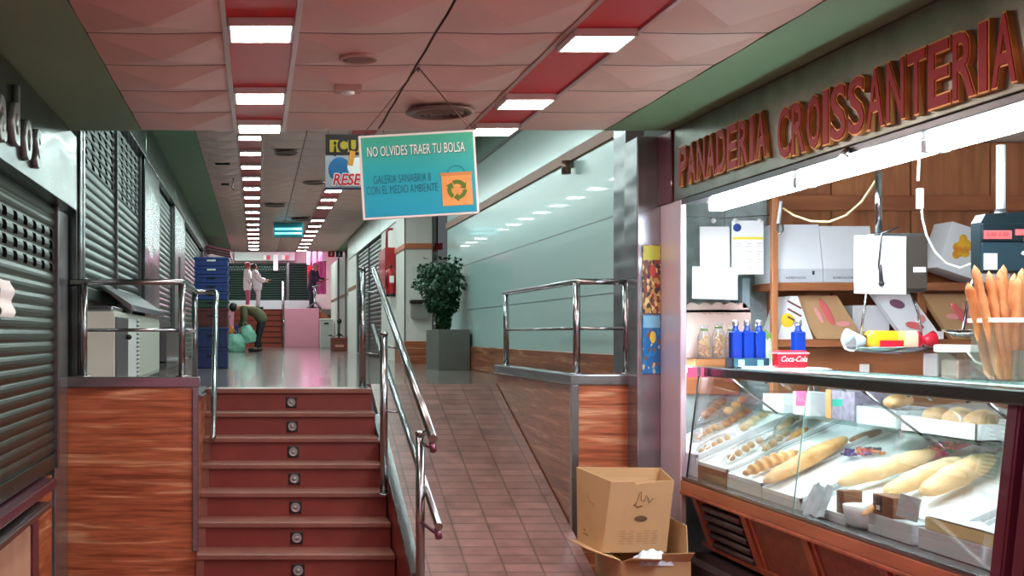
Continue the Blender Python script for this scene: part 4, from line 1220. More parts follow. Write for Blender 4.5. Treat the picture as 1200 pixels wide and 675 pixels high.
# boxes on the shelves
zu, zm = E + .33, E - .03
def cake_box(label, x0, x1, h):
    t = thing('cake_box', label, 'box', ((x0 + x1) / 2, 7.72, zu), 'flat white boxes on the top shelf')
    b = MB(); b.prism([(x0, 7.60, zu), (x0, 7.60, zu + .085), (x0, 7.66, zu + h), (x0, 7.93, zu + h), (x0, 7.93, zu)], (x1 - x0, 0, 0)); b.build('carton', M['card_white'], t)
    b = MB(); b.box(x0 + .002, x1 - .002, 7.594, 7.599, zu + .002, zu + .088, bev=.001); b.build('grey_flap', M['card_grey'], t)
    b = MB(); me = text_mesh('ALIMENTACION', .022, .0003, 0, sx=.8); b.add_mesh(me, T(x0 + .12, 7.593, zu + .03) @ FT); b.build('lettering', ink, t, fix=False)
    b = MB(); b.box(x1 - .07, x1 - .055, 7.5925, 7.5935, zu + .05, zu + .075, M=None); b.build('small_mark', ink, t)
cake_box('large white cake box, left one of the pair on the top shelf', 3.305, 3.60, .375)
cake_box('large white cake box, right one of the pair on the top shelf', 3.605, 3.93, .365)
t = thing('kraft_board', 'plain kraft carton leaning behind the white cord on the top shelf', 'box', (4.4, 7.75, zu))
b = MB(); b.box(4.10, 4.30, 7.72, 7.80, zu, zu + .30, bev=.004, M=None); b.build('carton', M['card'], t)
b = MB(); b.box(4.102, 4.298, 7.716, 7.7195, zu + .005, zu + .07, bev=.001); b.build('flap', M['card'], t)
t = thing('flower_box', 'white box with a yellow and orange flower picture, tipped on the top shelf', 'box', (4.47, 7.72, zu))
Mx = T(4.47, 7.66, zu) @ Ry(.32)
b = MB(); b.box(-.16, .30, -.05, .16, 0.05, .36, bev=.004, M=Mx); b.build('carton', M['card_white'], t)
b = MB()
for k in range(9):
    a = k * 2.399; r = .05 * math.sqrt(k / 9); b.ball(Mx @ Vector((-.05 + r * math.cos(a), -.051, .22 + 1.4 * r * math.sin(a))), .028, 10, 6, sc=(1, .05, 1))
b.build('flower_picture', mat('flower_print', (240, 196, 40), .5, scale=20, rgb2=(220, 120, 30)), t)
t = thing('printed_box', 'white box with yellow and brown print leaning at the left of the middle shelf', 'box', (3.45, 7.65, zm))
Mx = T(3.30, 7.62, zm - .005) @ Ry(.0)
b = MB(); b.prism([(3.305, 7.60, zm), (3.40, 7.60, zm + .275), (3.44, 7.60, zm + .275), (3.54, 7.60, zm)], (0, .25, 0)); b.build('carton', M['card_white'], t)
b = MB(); b.ball((3.375, 7.599, zm + .12), .045, 12, 8, sc=(1, .03, 1)); b.build('yellow_print', mat('yellow_sun_print', (244, 200, 50), .5), t)
for k in range(3):
    b = MB(); b.box(-.05, .05, -.001, .001, -.006, .006, M=T(3.42, 7.598, zm + .22 - k * .05) @ Ry(.5)); b.build('brown_print_bar', mat('brown_print', (120, 70, 60), .6), t)
def kraft(label, x0, x1, lean, h, m, prints):
    t = thing('kraft_box', label, 'box', ((x0 + x1) / 2, 7.7, zm), 'leaning cartons on the middle shelf')
    b = MB(); b.prism([(x0, 7.59, zm), (x0 - lean, 7.68, zm + h), (x1 - lean, 7.68, zm + h), (x1, 7.59, zm)], (0, .05, .0)); b.build('carton', m, t)
    b = MB(); b.box(x0, x1, 7.583, 7.589, zm + .002, zm + .05, bev=.001); b.build('front_flap', m, t)
    for (u, v, w, hh, rz, col) in prints:
        px = x0 - lean * v + (x1 - x0) * u; yy = 7.59 + .09 * v - .003
        b = MB(); b.ball((0, 0, 0), 1, 14, 8, sc=(w, .002, hh), M=T(px, yy, zm + h * v) .to_3x3().to_4x4() @ Ry(rz) if False else Ry(rz)); b.xf(T(px, yy - .002, zm + h * v) @ Rx(-.32)); b.build('print', col, t)
    return t
pr = mat('red_print', (206, 96, 96), .6); pk = mat('pink_print', (224, 150, 146), .6); dk = mat('plum_print', (120, 80, 100), .6)
kraft('kraft carton with red script print, leaning next to the printed white box', 3.56, 3.86, .13, .28, M['card'], [(.55, .62, .028, .095, -.35, pr), (.35, .55, .016, .06, -.35, pk), (.75, .35, .05, .02, 0, pk)])
kraft('white carton with plum and red print, leaning behind the packaged loaf', 4.12, 4.36, .16, .29, M['card_white'], [(.45, .78, .05, .03, .3, dk), (.5, .30, .06, .025, .2, pr), (.8, .45, .03, .03, .2, pk)])
kraft('kraft carton with red blossom print, leaning beside the bread sticks', 4.42, 4.82, .14, .29, M['card'], [(.38, .55, .03, .085, -.5, pr), (.25, .5, .05, .02, 0, pk), (.55, .6, .02, .07, -.5, pk), (.8, .6, .012, .07, -.4, dk)])
simple_box('white_carton', 'plain white carton behind the leaning cartons on the middle shelf', 'box', 3.86, 4.10, 7.74, 7.93, zm, zm + .22, M['card_white'])
simple_box('white_card', 'white folded card stuck on the lower wooden panel', 'paper', 4.27, 4.36, 7.640, 7.659, E - .27, E - .12, M['paper'], rz=0)
simple_box('switch_box', 'small white socket on the lower wooden panel', 'socket', 3.86, 3.92, 7.640, 7.659, E - .25, E - .19, M['plastic_white'])

# ================================================================ hanging scales
M['scalebody'] = mat('scale_silver', (72, 74, 72), .35, .5)
t = thing('hanging_scale', 'silver hanging scale with chrome pan, its front covered by a sheet of paper', 'scale', (3.1, 5.85, E - .1))
b = MB(); b.tube([(3.05, 5.86, E + .49), (3.05, 5.86, E + .80)], .016, n=12); b.build('rod', M['tube'], t)
b = MB(); b.box(2.98, 3.24, 5.77, 5.97, E + .205, E + .49, bev=.012); b.build('body', M['scalebody'], t)
b = MB(); b.box(3.13, 3.235, 5.762, 5.769, E + .22, E + .478, bev=.003); b.build('side_plate', mat('scale_bronze', (74, 66, 58), .4, .3), t)
b = MB(); b.box(3.165, 3.225, 5.758, 5.762, E + .30, E + .325, bev=.001); b.build('label', M['paper'], t)
for x in (2.99, 3.20):
    b = MB(); b.tube([(x, 5.85, E + .21), (x - .03 if x < 3.1 else x + .03, 5.83, E + .10), (x - .05 if x < 3.1 else x + .05, 5.83, E - .06)], .006, n=8); b.build('arm', M['tube'], t)
b = MB(); b.lathe([(.0, -.095), (.05, -.095), (.06, -.085), (.16, -.078), (.225, -.058), (.23, -.058), (.225, -.064), (.16, -.086), (.07, -.092)], (3.11, 5.83, E), 32); b.build('pan', M['tube'], t)
o = sheet('paper_sheet', 'white sheet of paper taped over the front of the silver hanging scale', 'paper', 2.875, 3.125, E + .195, E + .475, 5.755, .02, curl=.01)
t = thing('pen_on_cord', 'dark pen hanging on a curly cord in front of the papered scale', 'pen', (3.0, 5.73, E + .26))
b = MB(); b.tube([(3.08, 5.735, E + .515), (3.04, 5.73, E + .50), (3.0, 5.735, E + .485), (2.992, 5.735, E + .40), (2.985, 5.735, E + .33), (2.995, 5.735, E + .285)], .005, n=8); b.build('cord', M['black'], t)
b = MB(); b.tube([(2.992, 5.735, E + .335), (2.998, 5.735, E + .25)], [.007, .010], n=10); b.ball((2.999, 5.735, E + .245), .014); b.build('pen', M['black'], t)
t = thing('hanging_scale', 'dark teal hanging scale with red number displays and a white label above the bread sticks', 'scale', (3.13, 5.05, E + .2))
b = MB(); b.tube([(3.145, 5.05, E + .50), (3.145, 5.05, E + .80)], .018, n=12); b.build('rod', M['white'], t)
b = MB(); b.cyl((3.145, 5.05, E + .49), (3.145, 5.05, E + .53), .03, .022); b.build('rod_socket', M['scalebody'], t)
M['tealscale'] = mat('scale_dark_teal', (15, 32, 37), .3)
b = MB(); b.prism([(3.0, 4.95, E + .255), (3.0, 4.95, E + .465), (3.02, 4.95, E + .50), (3.29, 4.95, E + .515), (3.29, 4.95, E + .255)], (0, .07, 0)); b.build('body', M['tealscale'], t)
b = MB(); b.box(3.0, 3.285, 4.94, 4.949, E + .385, E + .46, bev=.003); b.build('upper_face', M['tealscale'], t)
b = MB(); b.box(3.0, 3.285, 4.94, 4.949, E + .262, E + .38, bev=.003); b.build('lower_face', mat('scale_black_teal', (28, 52, 60), .3), t)
M['reddisp'] = mat('red_display', (232, 96, 96), .4)
for x0, x1, z0, z1 in ((3.005, 3.12, E + .395, E + .43), (3.135, 3.19, E + .41, E + .435), (3.17, 3.19, E + .385, E + .402)):
    b = MB(); b.box(x0, x1, 4.936, 4.9395, z0, z1, bev=.001); o = b.build('display_window', M['reddisp'], t)
for x in (3.018, 3.068):
    b = MB(); me = text_mesh('0.00', .024, .0004, 0); b.add_mesh(me, T(x + .017, 4.9355, E + .413) @ FT); b.build('digits', M['black'], t, fix=False)
b = MB(); b.box(3.005, 3.06, 4.936, 4.9395, E + .268, E + .335, bev=.001); b.build('white_label', M['paper'], t)
b = MB(); b.box(3.16, 3.19, 4.937, 4.9395, E + .325, E + .34, bev=.001, M=T(3.175, 4.93, E + .33) @ Ry(.5) @ T(-3.175, -4.93, -E - .33)); b.build('small_label', M['paper'], t)
for x in (3.03, 3.26):
    b = MB(); b.tube([(x, 5.04, E + .26), (x - .03, 5.04, E + .15), (x - .05, 5.04, E + .02)], .006, n=8); b.build('arm', M['tube'], t)
b = MB(); b.lathe([(.0, -.015), (.06, -.012), (.16, 0), (.20, .02), (.206, .02), (.16, -.008), (.06, -.02)], (3.12, 5.04, E), 32); b.build('pan', M['tube'], t)

# packaged loaf on the pan
t = thing('packaged_loaf', 'packaged sliced loaf in yellow, red and cream wrapper lying on the chrome scale pan', 'bread', (3.1, 5.80, E - .075))
b = MB()
def pl(u, v):
    a = 2 * PI * u; e = 1 if .08 < v < .92 else .55
    ce, se = math.cos(a), math.sin(a)
    sq = 1 / max(abs(ce), abs(se)) * .82 + .18
    return (2.95 + .27 * v, 5.80 + .045 * ce * sq * e, E - .028 + .046 * se * sq * e)
b.grid(pl, 20, 24, closed_u=True)
mw = mat('loaf_wrapper', (244, 196, 40), .3)
nt = mw.node_tree; tc = nt.nodes.new('ShaderNodeTexCoord'); sp = nt.nodes.new('ShaderNodeSeparateXYZ'); nt.links.new(tc.outputs['Object'], sp.inputs[0])
mp = nt.nodes.new('ShaderNodeMapRange'); mp.inputs[1].default_value = -.15; mp.inputs[2].default_value = .13; nt.links.new(sp.outputs['X'], mp.inputs[0])
r = ramp_nodes(nt, mp.outputs[0], [(0, (245, 190, 30)), (.5, (246, 220, 120)), (.62, (240, 206, 170)), (.82, (240, 206, 170)), (.84, (214, 36, 56))]); r.color_ramp.interpolation = 'CONSTANT'
nt.links.new(r.outputs[0], nt.nodes['Principled BSDF'].inputs['Base Color'])
b.build('wrapper', mw, t)
b = MB(); b.box(3.0, 3.115, 5.752, 5.7535, E - .068, E - .028, bev=.0005); b.build('red_band', M['packred'], t)
b = MB(); b.cyl((3.22, 5.80, E - .03), (3.285, 5.80, E - .025), .012, .045, n=10); b.build('red_twist', M['packred'], t)
b = MB(); b.grid(lambda u, v: (2.95 - .075 * v, 5.80 + (.02 + .05 * v) * math.cos(2 * PI * u) * (1 + .2 * math.sin(9 * u + 8 * v)), E - .03 + (.02 + .04 * v) * math.sin(2 * PI * u) * (1 + .2 * math.sin(14 * u))), 14, 5, closed_u=True); b.build('foil_end', M['foil'], t)

# tubs and bread sticks at the near end of the counter
t = thing('lidded_tub', 'clear square tub with a white lid beside the bread stick jar', 'tub', (2.94, 5.0, zc))
def tub(x0, x1, y0, y1, z0, z1, m, par, nm='body', th=.003):
    b = MB()
    for (a, c_, d, e_) in ((x0, x1, y0, y0 + th), (x0, x1, y1 - th, y1), (x0, x0 + th, y0 + th, y1 - th), (x1 - th, x1, y0 + th, y1 - th)): b.box(a, c_, d, e_, z0, z1)
    b.box(x0, x1, y0, y1, z0, z0 + th)
    return b.build(nm, m, par)
tub(2.885, 3.03, 4.93, 5.07, zc, zc + .125, M['tubclear'], t)
b = MB(); b.box(2.875, 3.04, 4.92, 5.08, zc + .118, zc + .148, bev=.006); b.build('lid', M['plastic_white'], t)
b = MB(); b.box(2.895, 3.02, 4.94, 5.06, zc + .005, zc + .085, bev=.01); b.build('contents', mat('mauve_biscuits', (170, 130, 120), .6, var=.3, scale=30), t)
b = MB(); b.tube([(2.92, 4.918, zc + .125), (2.95, 4.905, zc + .08), (3.0, 4.905, zc + .06), (3.035, 4.918, zc + .12)], .004, n=8); b.build('handle', M['plastic_white'], t)
t = thing('bread_stick_jar', 'clear square jar full of tall bread sticks at the picture edge', 'jar', (2.95, 4.70, zc))
tub(2.86, 3.04, 4.63, 4.79, zc, zc + .25, M['tubclear'], t, 'jar')
b = MB()
for (a, c_, d, e_) in ((2.852, 3.048, 4.622, 4.632), (2.852, 3.048, 4.788, 4.798), (2.852, 2.862, 4.632, 4.788), (3.038, 3.048, 4.632, 4.788)): b.box(a, c_, d, e_, zc + .238, zc + .256, bev=.003)
b.build('rim', M['plastic_white'], t)
rnd = random.Random(11)
M['stick'] = mat('bread_stick_crust', (186, 104, 56), .55, scale=12, rgb2=(210, 138, 84), bump=.3, bscale=60)
st0 = None
where = ['leftmost', 'second from the left', 'third from the left', 'fourth from the left', 'tallest', 'paler thick', 'seventh from the left', 'eighth from the left', 'rightmost front', 'rightmost back', 'short leaning', 'long leaning']
for k in range(12):
    u = (k % 6) / 5; v = k // 6
    bx = 2.91 + .08 * u; by = 4.67 + .07 * v
    tx = 2.87 + .24 * u - .05 + rnd.uniform(-.01, .01); ty = by + rnd.uniform(-.02, .03)
    L = rnd.uniform(.38, .47)
    d = (Vector((tx, ty, zc + .42)) - Vector((bx, by, zc + .012))).normalized()
    b = MB()
    def fn(uu, vv):
        a = 2 * PI * uu; e = max(.05, min(1, (math.sin(PI * min(1, max(0, vv))) * 4) ** .5))
        rr = .0165 * e * (1 + .08 * math.sin(vv * 30 + k))
        return (rr * math.cos(a), rr * math.sin(a), vv * L)
    b.grid(fn, 10, 24, closed_u=True)
    q = Vector((0, 0, 1)).rotation_difference(d).to_matrix().to_4x4()
    b.xf(T(bx, by, zc + .012) @ q)
    tag(b.build('bread_stick', M['stick']), 'tall brown bread stick in the clear jar, %s' % where[k], 'bread stick', 'bread sticks in the jar')
t = thing('labelled_jar', 'low clear tub with a white paper label and scribbled letters before the bread sticks', 'tub', (3.0, 4.55, zc))
tub(2.905, 3.06, 4.47, 4.60, zc, zc + .13, M['tubclear'], t)
b = MB(); b.box(2.912, 3.0, 4.466, 4.469, zc + .02, zc + .11); b.build('label', mat('beige_label', (214, 190, 176), .6), t)
b = MB(); me = text_mesh('NEVO', .03, .0004, 0, sx=.8); b.add_mesh(me, T(2.94, 4.4655, zc + .07) @ FT @ Rz(1.35)); b.build('scribble', M['black'], t, fix=False)

# cords
b = MB(); b.tube([at(918, 244, 7.2), at(930, 252, 7.0), at(950, 259, 6.8), at(972, 260, 6.6), at(992, 252, 6.4), at(1010, 236, 6.25), at(1026, 212, 6.1)], .006, n=8)
tag(b.build('twisted_rope', mat('yellowed_cord', (190, 170, 120), .6)), 'yellowish twisted cord sagging below the fluorescent lamp', 'cord')
t = thing('plug_cable', 'white cable with a plug hanging from the lamp in front of the top shelf', 'cable', at(1078, 240, 5.5))
b = MB(); b.tube([at(1077, 176, 5.5), at(1077, 190, 5.5), at(1076, 212, 5.5)], .007, n=8); b.build('strap', M['plastic_white'], t)
b = MB(); p = at(1078, 236, 5.5); b.box(p.x - .014, p.x + .014, p.y - .012, p.y + .012, p.z - .035, p.z + .06, bev=.005); b.build('plug', M['plastic_white'], t)
b = MB(); b.tube([at(1080, 242, 5.5), at(1081, 256, 5.5), at(1086, 276, 5.5), at(1095, 294, 5.5), at(1108, 308, 5.5), at(1125, 314, 5.5), at(1140, 308, 5.4)], .005, n=8); b.build('cable', M['plastic_white'], t)
t = thing('wall_hook', 'steel hook clipped to the pine upright under the lamp', 'hook', at(913, 250, 7.5))
b = MB(); b.tube([at(915, 236, 7.5), at(912, 262, 7.5)], .012, n=8); b.build('strap', M['white'], t)
b = MB(); b.tube([at(912, 262, 7.5), at(911, 270, 7.48), at(914, 274, 7.46), at(918, 270, 7.46), at(917, 263, 7.48)], .006, n=8); b.build('hook', M['tube'], t)
# ================================================================ ceiling fittings
t = thing('ceiling_speaker', 'round flush speaker grille in the low ceiling between the lamps', 'speaker', (.447, 5.39, CL - .06))
Mg = mat('ceiling_fitting', (196, 158, 146), .6)
b = MB(); b.lathe([(.088, .01), (.09, -.004), (.080, -.010), (.074, -.004)], (.46, 5.40, CL - .044), 32); b.build('rim', Mg, t)
b = MB(); b.lathe([(.076, -.004), (.05, -.007), (0, -.008)], (.46, 5.40, CL - .044), 32); b.build('grille', mat('speaker_grille', (150, 110, 100), .7, bump=.5, bscale=300), t)
t = thing('smoke_detector', 'small square fitting with a round sensor in the low ceiling', 'detector', (.447, 6.02, CL - .02))
b = MB(); b.box(.393, .527, 5.955, 6.085, CL - .066, CL - .03, bev=.006); b.build('plate', Mg, t)
b = MB(); b.lathe([(.034, 0), (.032, -.012), (.012, -.016), (0, -.016)], (.46, 6.02, CL - .066), 20); b.build('sensor', M['white'], t)
def vent(label, x, y, z, r, group=None):
    t = thing('ceiling_vent', label, 'vent', (x, y, z), group)
    b = MB(); b.lathe([(r, 0), (r * 1.0, -.012), (r * .86, -.022), (r * .84, -.004)], (x, y, z), 36); b.build('outer_ring', M['ventm'], t)
    for q in (.72, .54, .36):
        b = MB(); b.lathe([(r * q, -.002), (r * q, -.010), (r * (q - .12), -.028), (r * (q - .13), -.022), (r * (q - .02), -.004)], (x, y, z), 30); b.build('inner_ring', M['ventm'], t)
    b = MB(); b.lathe([(r * .18, -.006), (r * .16, -.022), (0, -.026)], (x, y, z), 20); b.build('hub', M['steel'], t)
    b = MB(); b.lathe([(r * .84, -.001), (0, -.0015)], (x, y, z), 30); b.build('dark_throat', M['dark'], t)
    return t
M['ventm'] = mat('vent_ring', (128, 104, 96), .4, .4)
vent('large round air vent with concentric rings in the low ceiling above the hanging sign', 1.02, 6.66, CL - .044, .19)
for x, y, r, lb in ((.36, 14.8, .15, 'nearest round vent in the far high ceiling'), (.32, 20.8, .2, 'round vent in the far high ceiling before the cyan lamp'), (.86, 23.4, .2, 'farthest round vent in the high ceiling by the right lamp row'), (.85, 17.7, .17, 'round vent in the high ceiling behind the hanging signs')):
    vent(lb, x, y, CU - .045, r, 'round vents in the high ceiling')
for i, (x, y) in enumerate(((-.46, 16.0), (-.47, 19.4), (-.49, 22.2))):
    b = MB(); b.box(x - .10, x + .10, y - .07, y + .07, CU - .018, CU - .004, bev=.004)
    for k in range(4): b.box(x - .09, x + .09, y - .06 + k * .032, y - .05 + k * .032, CU - .024, CU - .018)
    tag(b.build('ceiling_grille', M['dark']), '%s small dark grille left of the lamps in the high ceiling' % ('nearest', 'middle', 'farthest')[i], 'grille', 'small dark grilles in the high ceiling')
t = thing('ceiling_bracket', 'thin dark bracket hanging from the high ceiling left of the lamps', 'bracket', (-.45, 17.4, CU - .2))
b = MB(); b.tube([(-.56, 17.4, CU - .02), (-.34, 17.4, CU - .03), (-.36, 17.4, CU - .16), (-.33, 17.4, CU - .20)], .010, n=8); b.build('arm', M['black'], t)
b = MB(); b.box(-.52, -.40, 17.37, 17.43, CU - .13, CU - .10, bev=.004); b.build('clamp', M['black'], t)

# ================================================================ hanging signs
YS = 5.75
SX, SZ = .779, E + .768
RS_ = T(SX, YS, SZ) @ Ry(-.058)
W2, H2 = .280, .203
t = thing('hanging_sign', 'tilted turquoise hanging sign reading NO OLVIDES TRAER TU BOLSA, hung by two cords', 'sign', (SX, YS, SZ - .2))
b = MB(); b.box(-W2, W2, -.006, .006, -H2, H2, bev=.003, M=RS_); b.build('white_board', M['plastic_white'], t)
mg, nt, p_ = nodes_of('turquoise_print')
tc = nt.nodes.new('ShaderNodeTexCoord'); sp = nt.nodes.new('ShaderNodeSeparateXYZ'); nt.links.new(tc.outputs['Generated'], sp.inputs[0])
r = ramp_nodes(nt, sp.outputs['Z'], [(0, (0, 160, 196)), (.5, (10, 172, 186)), (1, (66, 186, 146))]); nt.links.new(r.outputs[0], p_.inputs['Base Color']); p_.inputs['Roughness'].default_value = .45
b = MB(); b.box(-W2 + .011, W2 - .011, -.0075, -.0061, -H2 + .011, H2 - .011, M=RS_); b.build('print', mg, t)
def sign_text(txt, x, z, size, sx, m, name, Mx, y=-.0085, **kw):
    b = MB(); me = text_mesh(txt, size, .0005, 0, sx=sx, **kw); b.add_mesh(me, Mx @ T(x, y, z) @ FT); return b.build(name, m, t, fix=False)
wht = mat('sign_white', (240, 248, 244), .5); dteal = mat('sign_dark_teal', (0, 98, 124), .5); shade = mat('sign_shadow_teal', (40, 130, 116), .5)
sign_text('NO OLVIDES TRAER TU BOLSA', -.008 + .003, .120 - .003, .068, .50, shade, 'headline_shadow', RS_, y=-.0079, offset=.002)
sign_text('NO OLVIDES TRAER TU BOLSA', -.008, .120, .068, .50, wht, 'headline', RS_)
sign_text('GALERIA SANABRIA II', -.082, -.015, .058, .50, dteal, 'small_line', RS_, offset=-.0006)
sign_text('CON EL MEDIO AMBIENTE', -.084, -.066, .058, .50, dteal, 'small_line', RS_, offset=-.0006)
b = MB(); b.box(.106, .252, -.0095, -.008, -.158, -.006, M=RS_, bev=.0006); bagp = b.build('bag_picture', mat('printed_paper_bag', (232, 164, 92), .6, var=.1, scale=12), t)
b = MB(); b.box(.103, .255, -.0100, -.0093, -.014, .002, M=RS_); b.build('bag_hem', mat('bag_hem', (206, 140, 76), .6), t)
b = MB(); b.tube([RS_ @ Vector((.179 + .040 * math.cos(a), -.0095, .0 + .034 * math.sin(a))) for a in [PI * k / 10 for k in range(11)]], .0009, n=6); b.build('bag_handle', shade, t)
b = MB()
for k in range(3):
    R3 = Ry(k * 2 * PI / 3)
    base = RS_ @ T(.179, -.0104, -.082) @ R3 @ Matrix.Scale(1.32, 4)
    P_ = lambda x, z: base @ Vector((x, 0, z))
    R_o, R_i = .036, .021
    a0, a1 = math.radians(38), math.radians(118)
    arc = [(R_o * math.cos(a0 + (a1 - a0) * i / 6), R_o * math.sin(a0 + (a1 - a0) * i / 6)) for i in range(7)]
    inn = [(R_i * math.cos(a1 - (a1 - a0) * i / 6), R_i * math.sin(a1 - (a1 - a0) * i / 6)) for i in range(7)]
    off3 = (base.to_3x3() @ Vector((0, .0009, 0)))
    b.prism([P_(*q) for q in arc + inn], off3)
    b.prism([P_(.012 * math.cos(a0) , .012 * math.sin(a0)), P_(.044 * math.cos(a0), .044 * math.sin(a0)), P_(.032 * math.cos(a0 - .62), .032 * math.sin(a0 - .62))], off3)
b.build('recycling_symbol', mat('olive_green_print', (92, 122, 34), .6), t)
hook = Vector((.777, 5.75, CL - .004))
for s in (-1, 1):
    b = MB(); b.tube([hook, RS_ @ Vector((s * W2 * .94, 0, H2))], .0028, n=6); b.build('cord', mat('brown_cord', (120, 84, 76), .7), t)
b = MB(); b.cyl(hook + Vector((0, 0, .0)), hook - Vector((0, 0, .02)), .006); b.build('ceiling_hook', M['steel'], t)

Y2 = 9.6
S2 = T((381 + 36 - VX) / F * Y2, Y2, E - (190 - VY) / F * Y2)
w2, h2 = .245, .222
t = thing('hanging_sign', 'black, grey and red hanging sign half hidden behind the turquoise one', 'sign', S2.translation - Vector((0, 0, .22)))
b = MB(); b.box(-w2, w2, -.006, .006, -h2, h2, bev=.003, M=S2); b.build('board', mat('pale_grey_board', (160, 170, 180), .5), t)
b = MB(); b.box(-w2, w2, -.008, -.0061, .055, h2, M=S2); b.build('black_band', M['black'], t)
b = MB(); b.box(-w2 + .035, w2 - .03, -.0088, -.0081, .080, h2 - .045, M=S2); b.build('yellow_box', mat('sign_yellow', (178, 156, 38), .5), t)
sign_text('¡CU', -w2 + .165, .128, .155, .80, M['black'], 'black_letters', S2, y=-.0095, offset=.006)
b = MB(); b.ball(S2 @ Vector((-.13, -.008, -.06)), .10, 16, 10, sc=(.9, .02, 1.0)); b.build('blue_shape', mat('sign_blue', (24, 104, 160), .5), t)
b = MB(); b.ball(S2 @ Vector((.02, -.009, -.04)), .085, 16, 10, sc=(1.1, .02, .9)); b.build('white_shape', wht, t)
b = MB(); b.box(-.022, .022, -.012, -.009, -.06, .06, bev=.002, M=S2 @ T(-.035, 0, .03) @ Ry(.2)); b.build('orange_shape', mat('sign_orange', (222, 150, 50), .5), t)
sign_text('RESE', -w2 + .165, -.145, .125, .86, wht, 'letter_edge', S2, y=-.0105, shear=.2, offset=.009)
sign_text('RESE', -w2 + .165, -.145, .125, .86, M['packred'], 'red_letters', S2, y=-.0115, shear=.2, offset=.003)
b = MB(); b.box(-w2, w2, -.008, -.0061, -h2, -h2 + .018, M=S2); b.build('dark_foot', mat('sign_navy', (40, 44, 70), .5), t)
for s in (-1, 1):
    b = MB(); p = S2 @ Vector((s * w2 * .9, 0, h2)); b.tube([p, (p.x, p.y, CU - .004)], .003, n=6); b.build('cord', M['steel'], t)

# ================================================================ posters on the steel pillar
def poster(label, y0, y1, c1, c2, c3, seed):
    x0, x1 = 2.484, 2.598
    z0, z1 = E - (y1 - VY) / F * 7.69, E - (y0 - VY) / F * 7.69
    m, nt, p = nodes_of('poster_print')
    tc = nt.nodes.new('ShaderNodeTexCoord'); v = nt.nodes.new('ShaderNodeTexVoronoi'); v.inputs['Scale'].default_value = 46
    mp = nt.nodes.new('ShaderNodeMapping'); mp.inputs['Location'].default_value = (seed, 0, seed * 2); mp.inputs['Scale'].default_value = (1.3, 1, .8)
    nt.links.new(tc.outputs['Object'], mp.inputs[0]); nt.links.new(mp.outputs[0], v.inputs['Vector'])
    n = nt.nodes.new('ShaderNodeSeparateColor'); nt.links.new(v.outputs['Color'], n.inputs[0])
    r = ramp_nodes(nt, n.outputs[0], c1); r.color_ramp.interpolation = 'CONSTANT'
    nt.links.new(r.outputs[0], p.inputs['Base Color']); p.inputs['Roughness'].default_value = .3
    t = thing('poster', label, 'poster', ((x0 + x1) / 2, 7.69, z0), 'posters on the steel pillar')
    b = MB(); b.box(x0, x1, 7.688, 7.698, z0, z1, bev=.001); b.build('sheet', m, t)
    b = MB(); h = z1 - z0; b.box(x0 + .004, x1 - .004, 7.6865, 7.6878, z1 - h * .22, z1 - .005); b.build('title_band', c2, t)
    b = MB(); b.ball((x0 + .065, 7.6872, z0 + h * .62), .026, 14, 8, sc=(.8, .02, 1.5)); b.build('figure', c3, t)
    return t
poster('upper poster with a busy brown and yellow picture on the steel pillar', 287, 367, [(0, (190, 150, 80)), (.25, (120, 70, 50)), (.5, (220, 200, 140)), (.65, (150, 40, 40)), (.8, (60, 50, 50))], mat('poster_lime', (196, 200, 70), .4), mat('poster_red', (190, 60, 50), .4), 3)
poster('lower blue poster with a yellow patch on the steel pillar', 369, 438, [(0, (24, 110, 176)), (.55, (30, 130, 196)), (.8, (200, 190, 150)), (.92, (130, 90, 60))], mat('poster_pale_blue', (120, 190, 220), .4), mat('poster_yellow', (232, 200, 60), .4), 8)

# ================================================================ aqua wall fitting
t = thing('wall_spot', 'small bronze spotlight under the brown band on the aqua wall', 'spotlight', (2.55, 9.83, E + 1.32))
b = MB(); b.cyl((2.545, 9.83, E + 1.32), (2.545, 9.83, E + 1.43), .038, n=18); b.build('barrel', mat('bronze_metal', (120, 96, 84), .35, .7), t)
b = MB(); b.box(2.55, 2.60, 9.80, 9.86, E + 1.37, E + 1.42, bev=.004); b.build('mount', M['steeldark'], t)

# ================================================================ planter with ficus
t = thing('planter', 'grey square planter with a bushy ficus tree against the aqua wall', 'plant', (2.375, 14.95, UF))
M['planter'] = mat('slate_grey_planter', (92, 92, 88), .45, var=.06)
b = MB(); x0, x1, y0, y1, z1 = 2.19, 2.565, 14.38, 15.45, E + .06
for (a, c_, d, e_) in ((x0, x1, y0, y0 + .03), (x0, x1, y1 - .03, y1), (x0, x0 + .03, y0 + .03, y1 - .03), (x1 - .03, x1, y0 + .03, y1 - .03)): b.box(a, c_, d, e_, UF, z1, bev=.004)
b.build('box', M['planter'], t)
b = MB(); b.box(x0 + .03, x1 - .03, y0 + .03, y1 - .03, UF + .02, z1 - .05); b.build('soil', mat('dark_soil', (46, 36, 30), .9, var=.3, scale=40), t)
rnd = random.Random(21)
b = MB()
cx, cy = 2.30, 14.9
for k in range(6):
    a = k * 1.05; top = Vector((cx + .22 * math.cos(a), cy + .16 * math.sin(a), E + rnd.uniform(.45, .78)))
    b.tube([(cx + .05 * math.cos(a), cy + .05 * math.sin(a), z1 - .06), (cx + .08 * math.cos(a + .4), cy + .07 * math.sin(a), E + .28), top], [.014, .010, .004], n=7)
b.build('stems', mat('ficus_bark', (92, 74, 58), .8), t)
b = MB()
def ficus_r(z):
    u = (z - (E + .10)) / .80
    if u < 0 or u > 1: return 0
    return .06 + .25 * min(1, u * 1.7) ** 1.4 if u < .8 else .31 - .4 * (u - .8)
n = 0
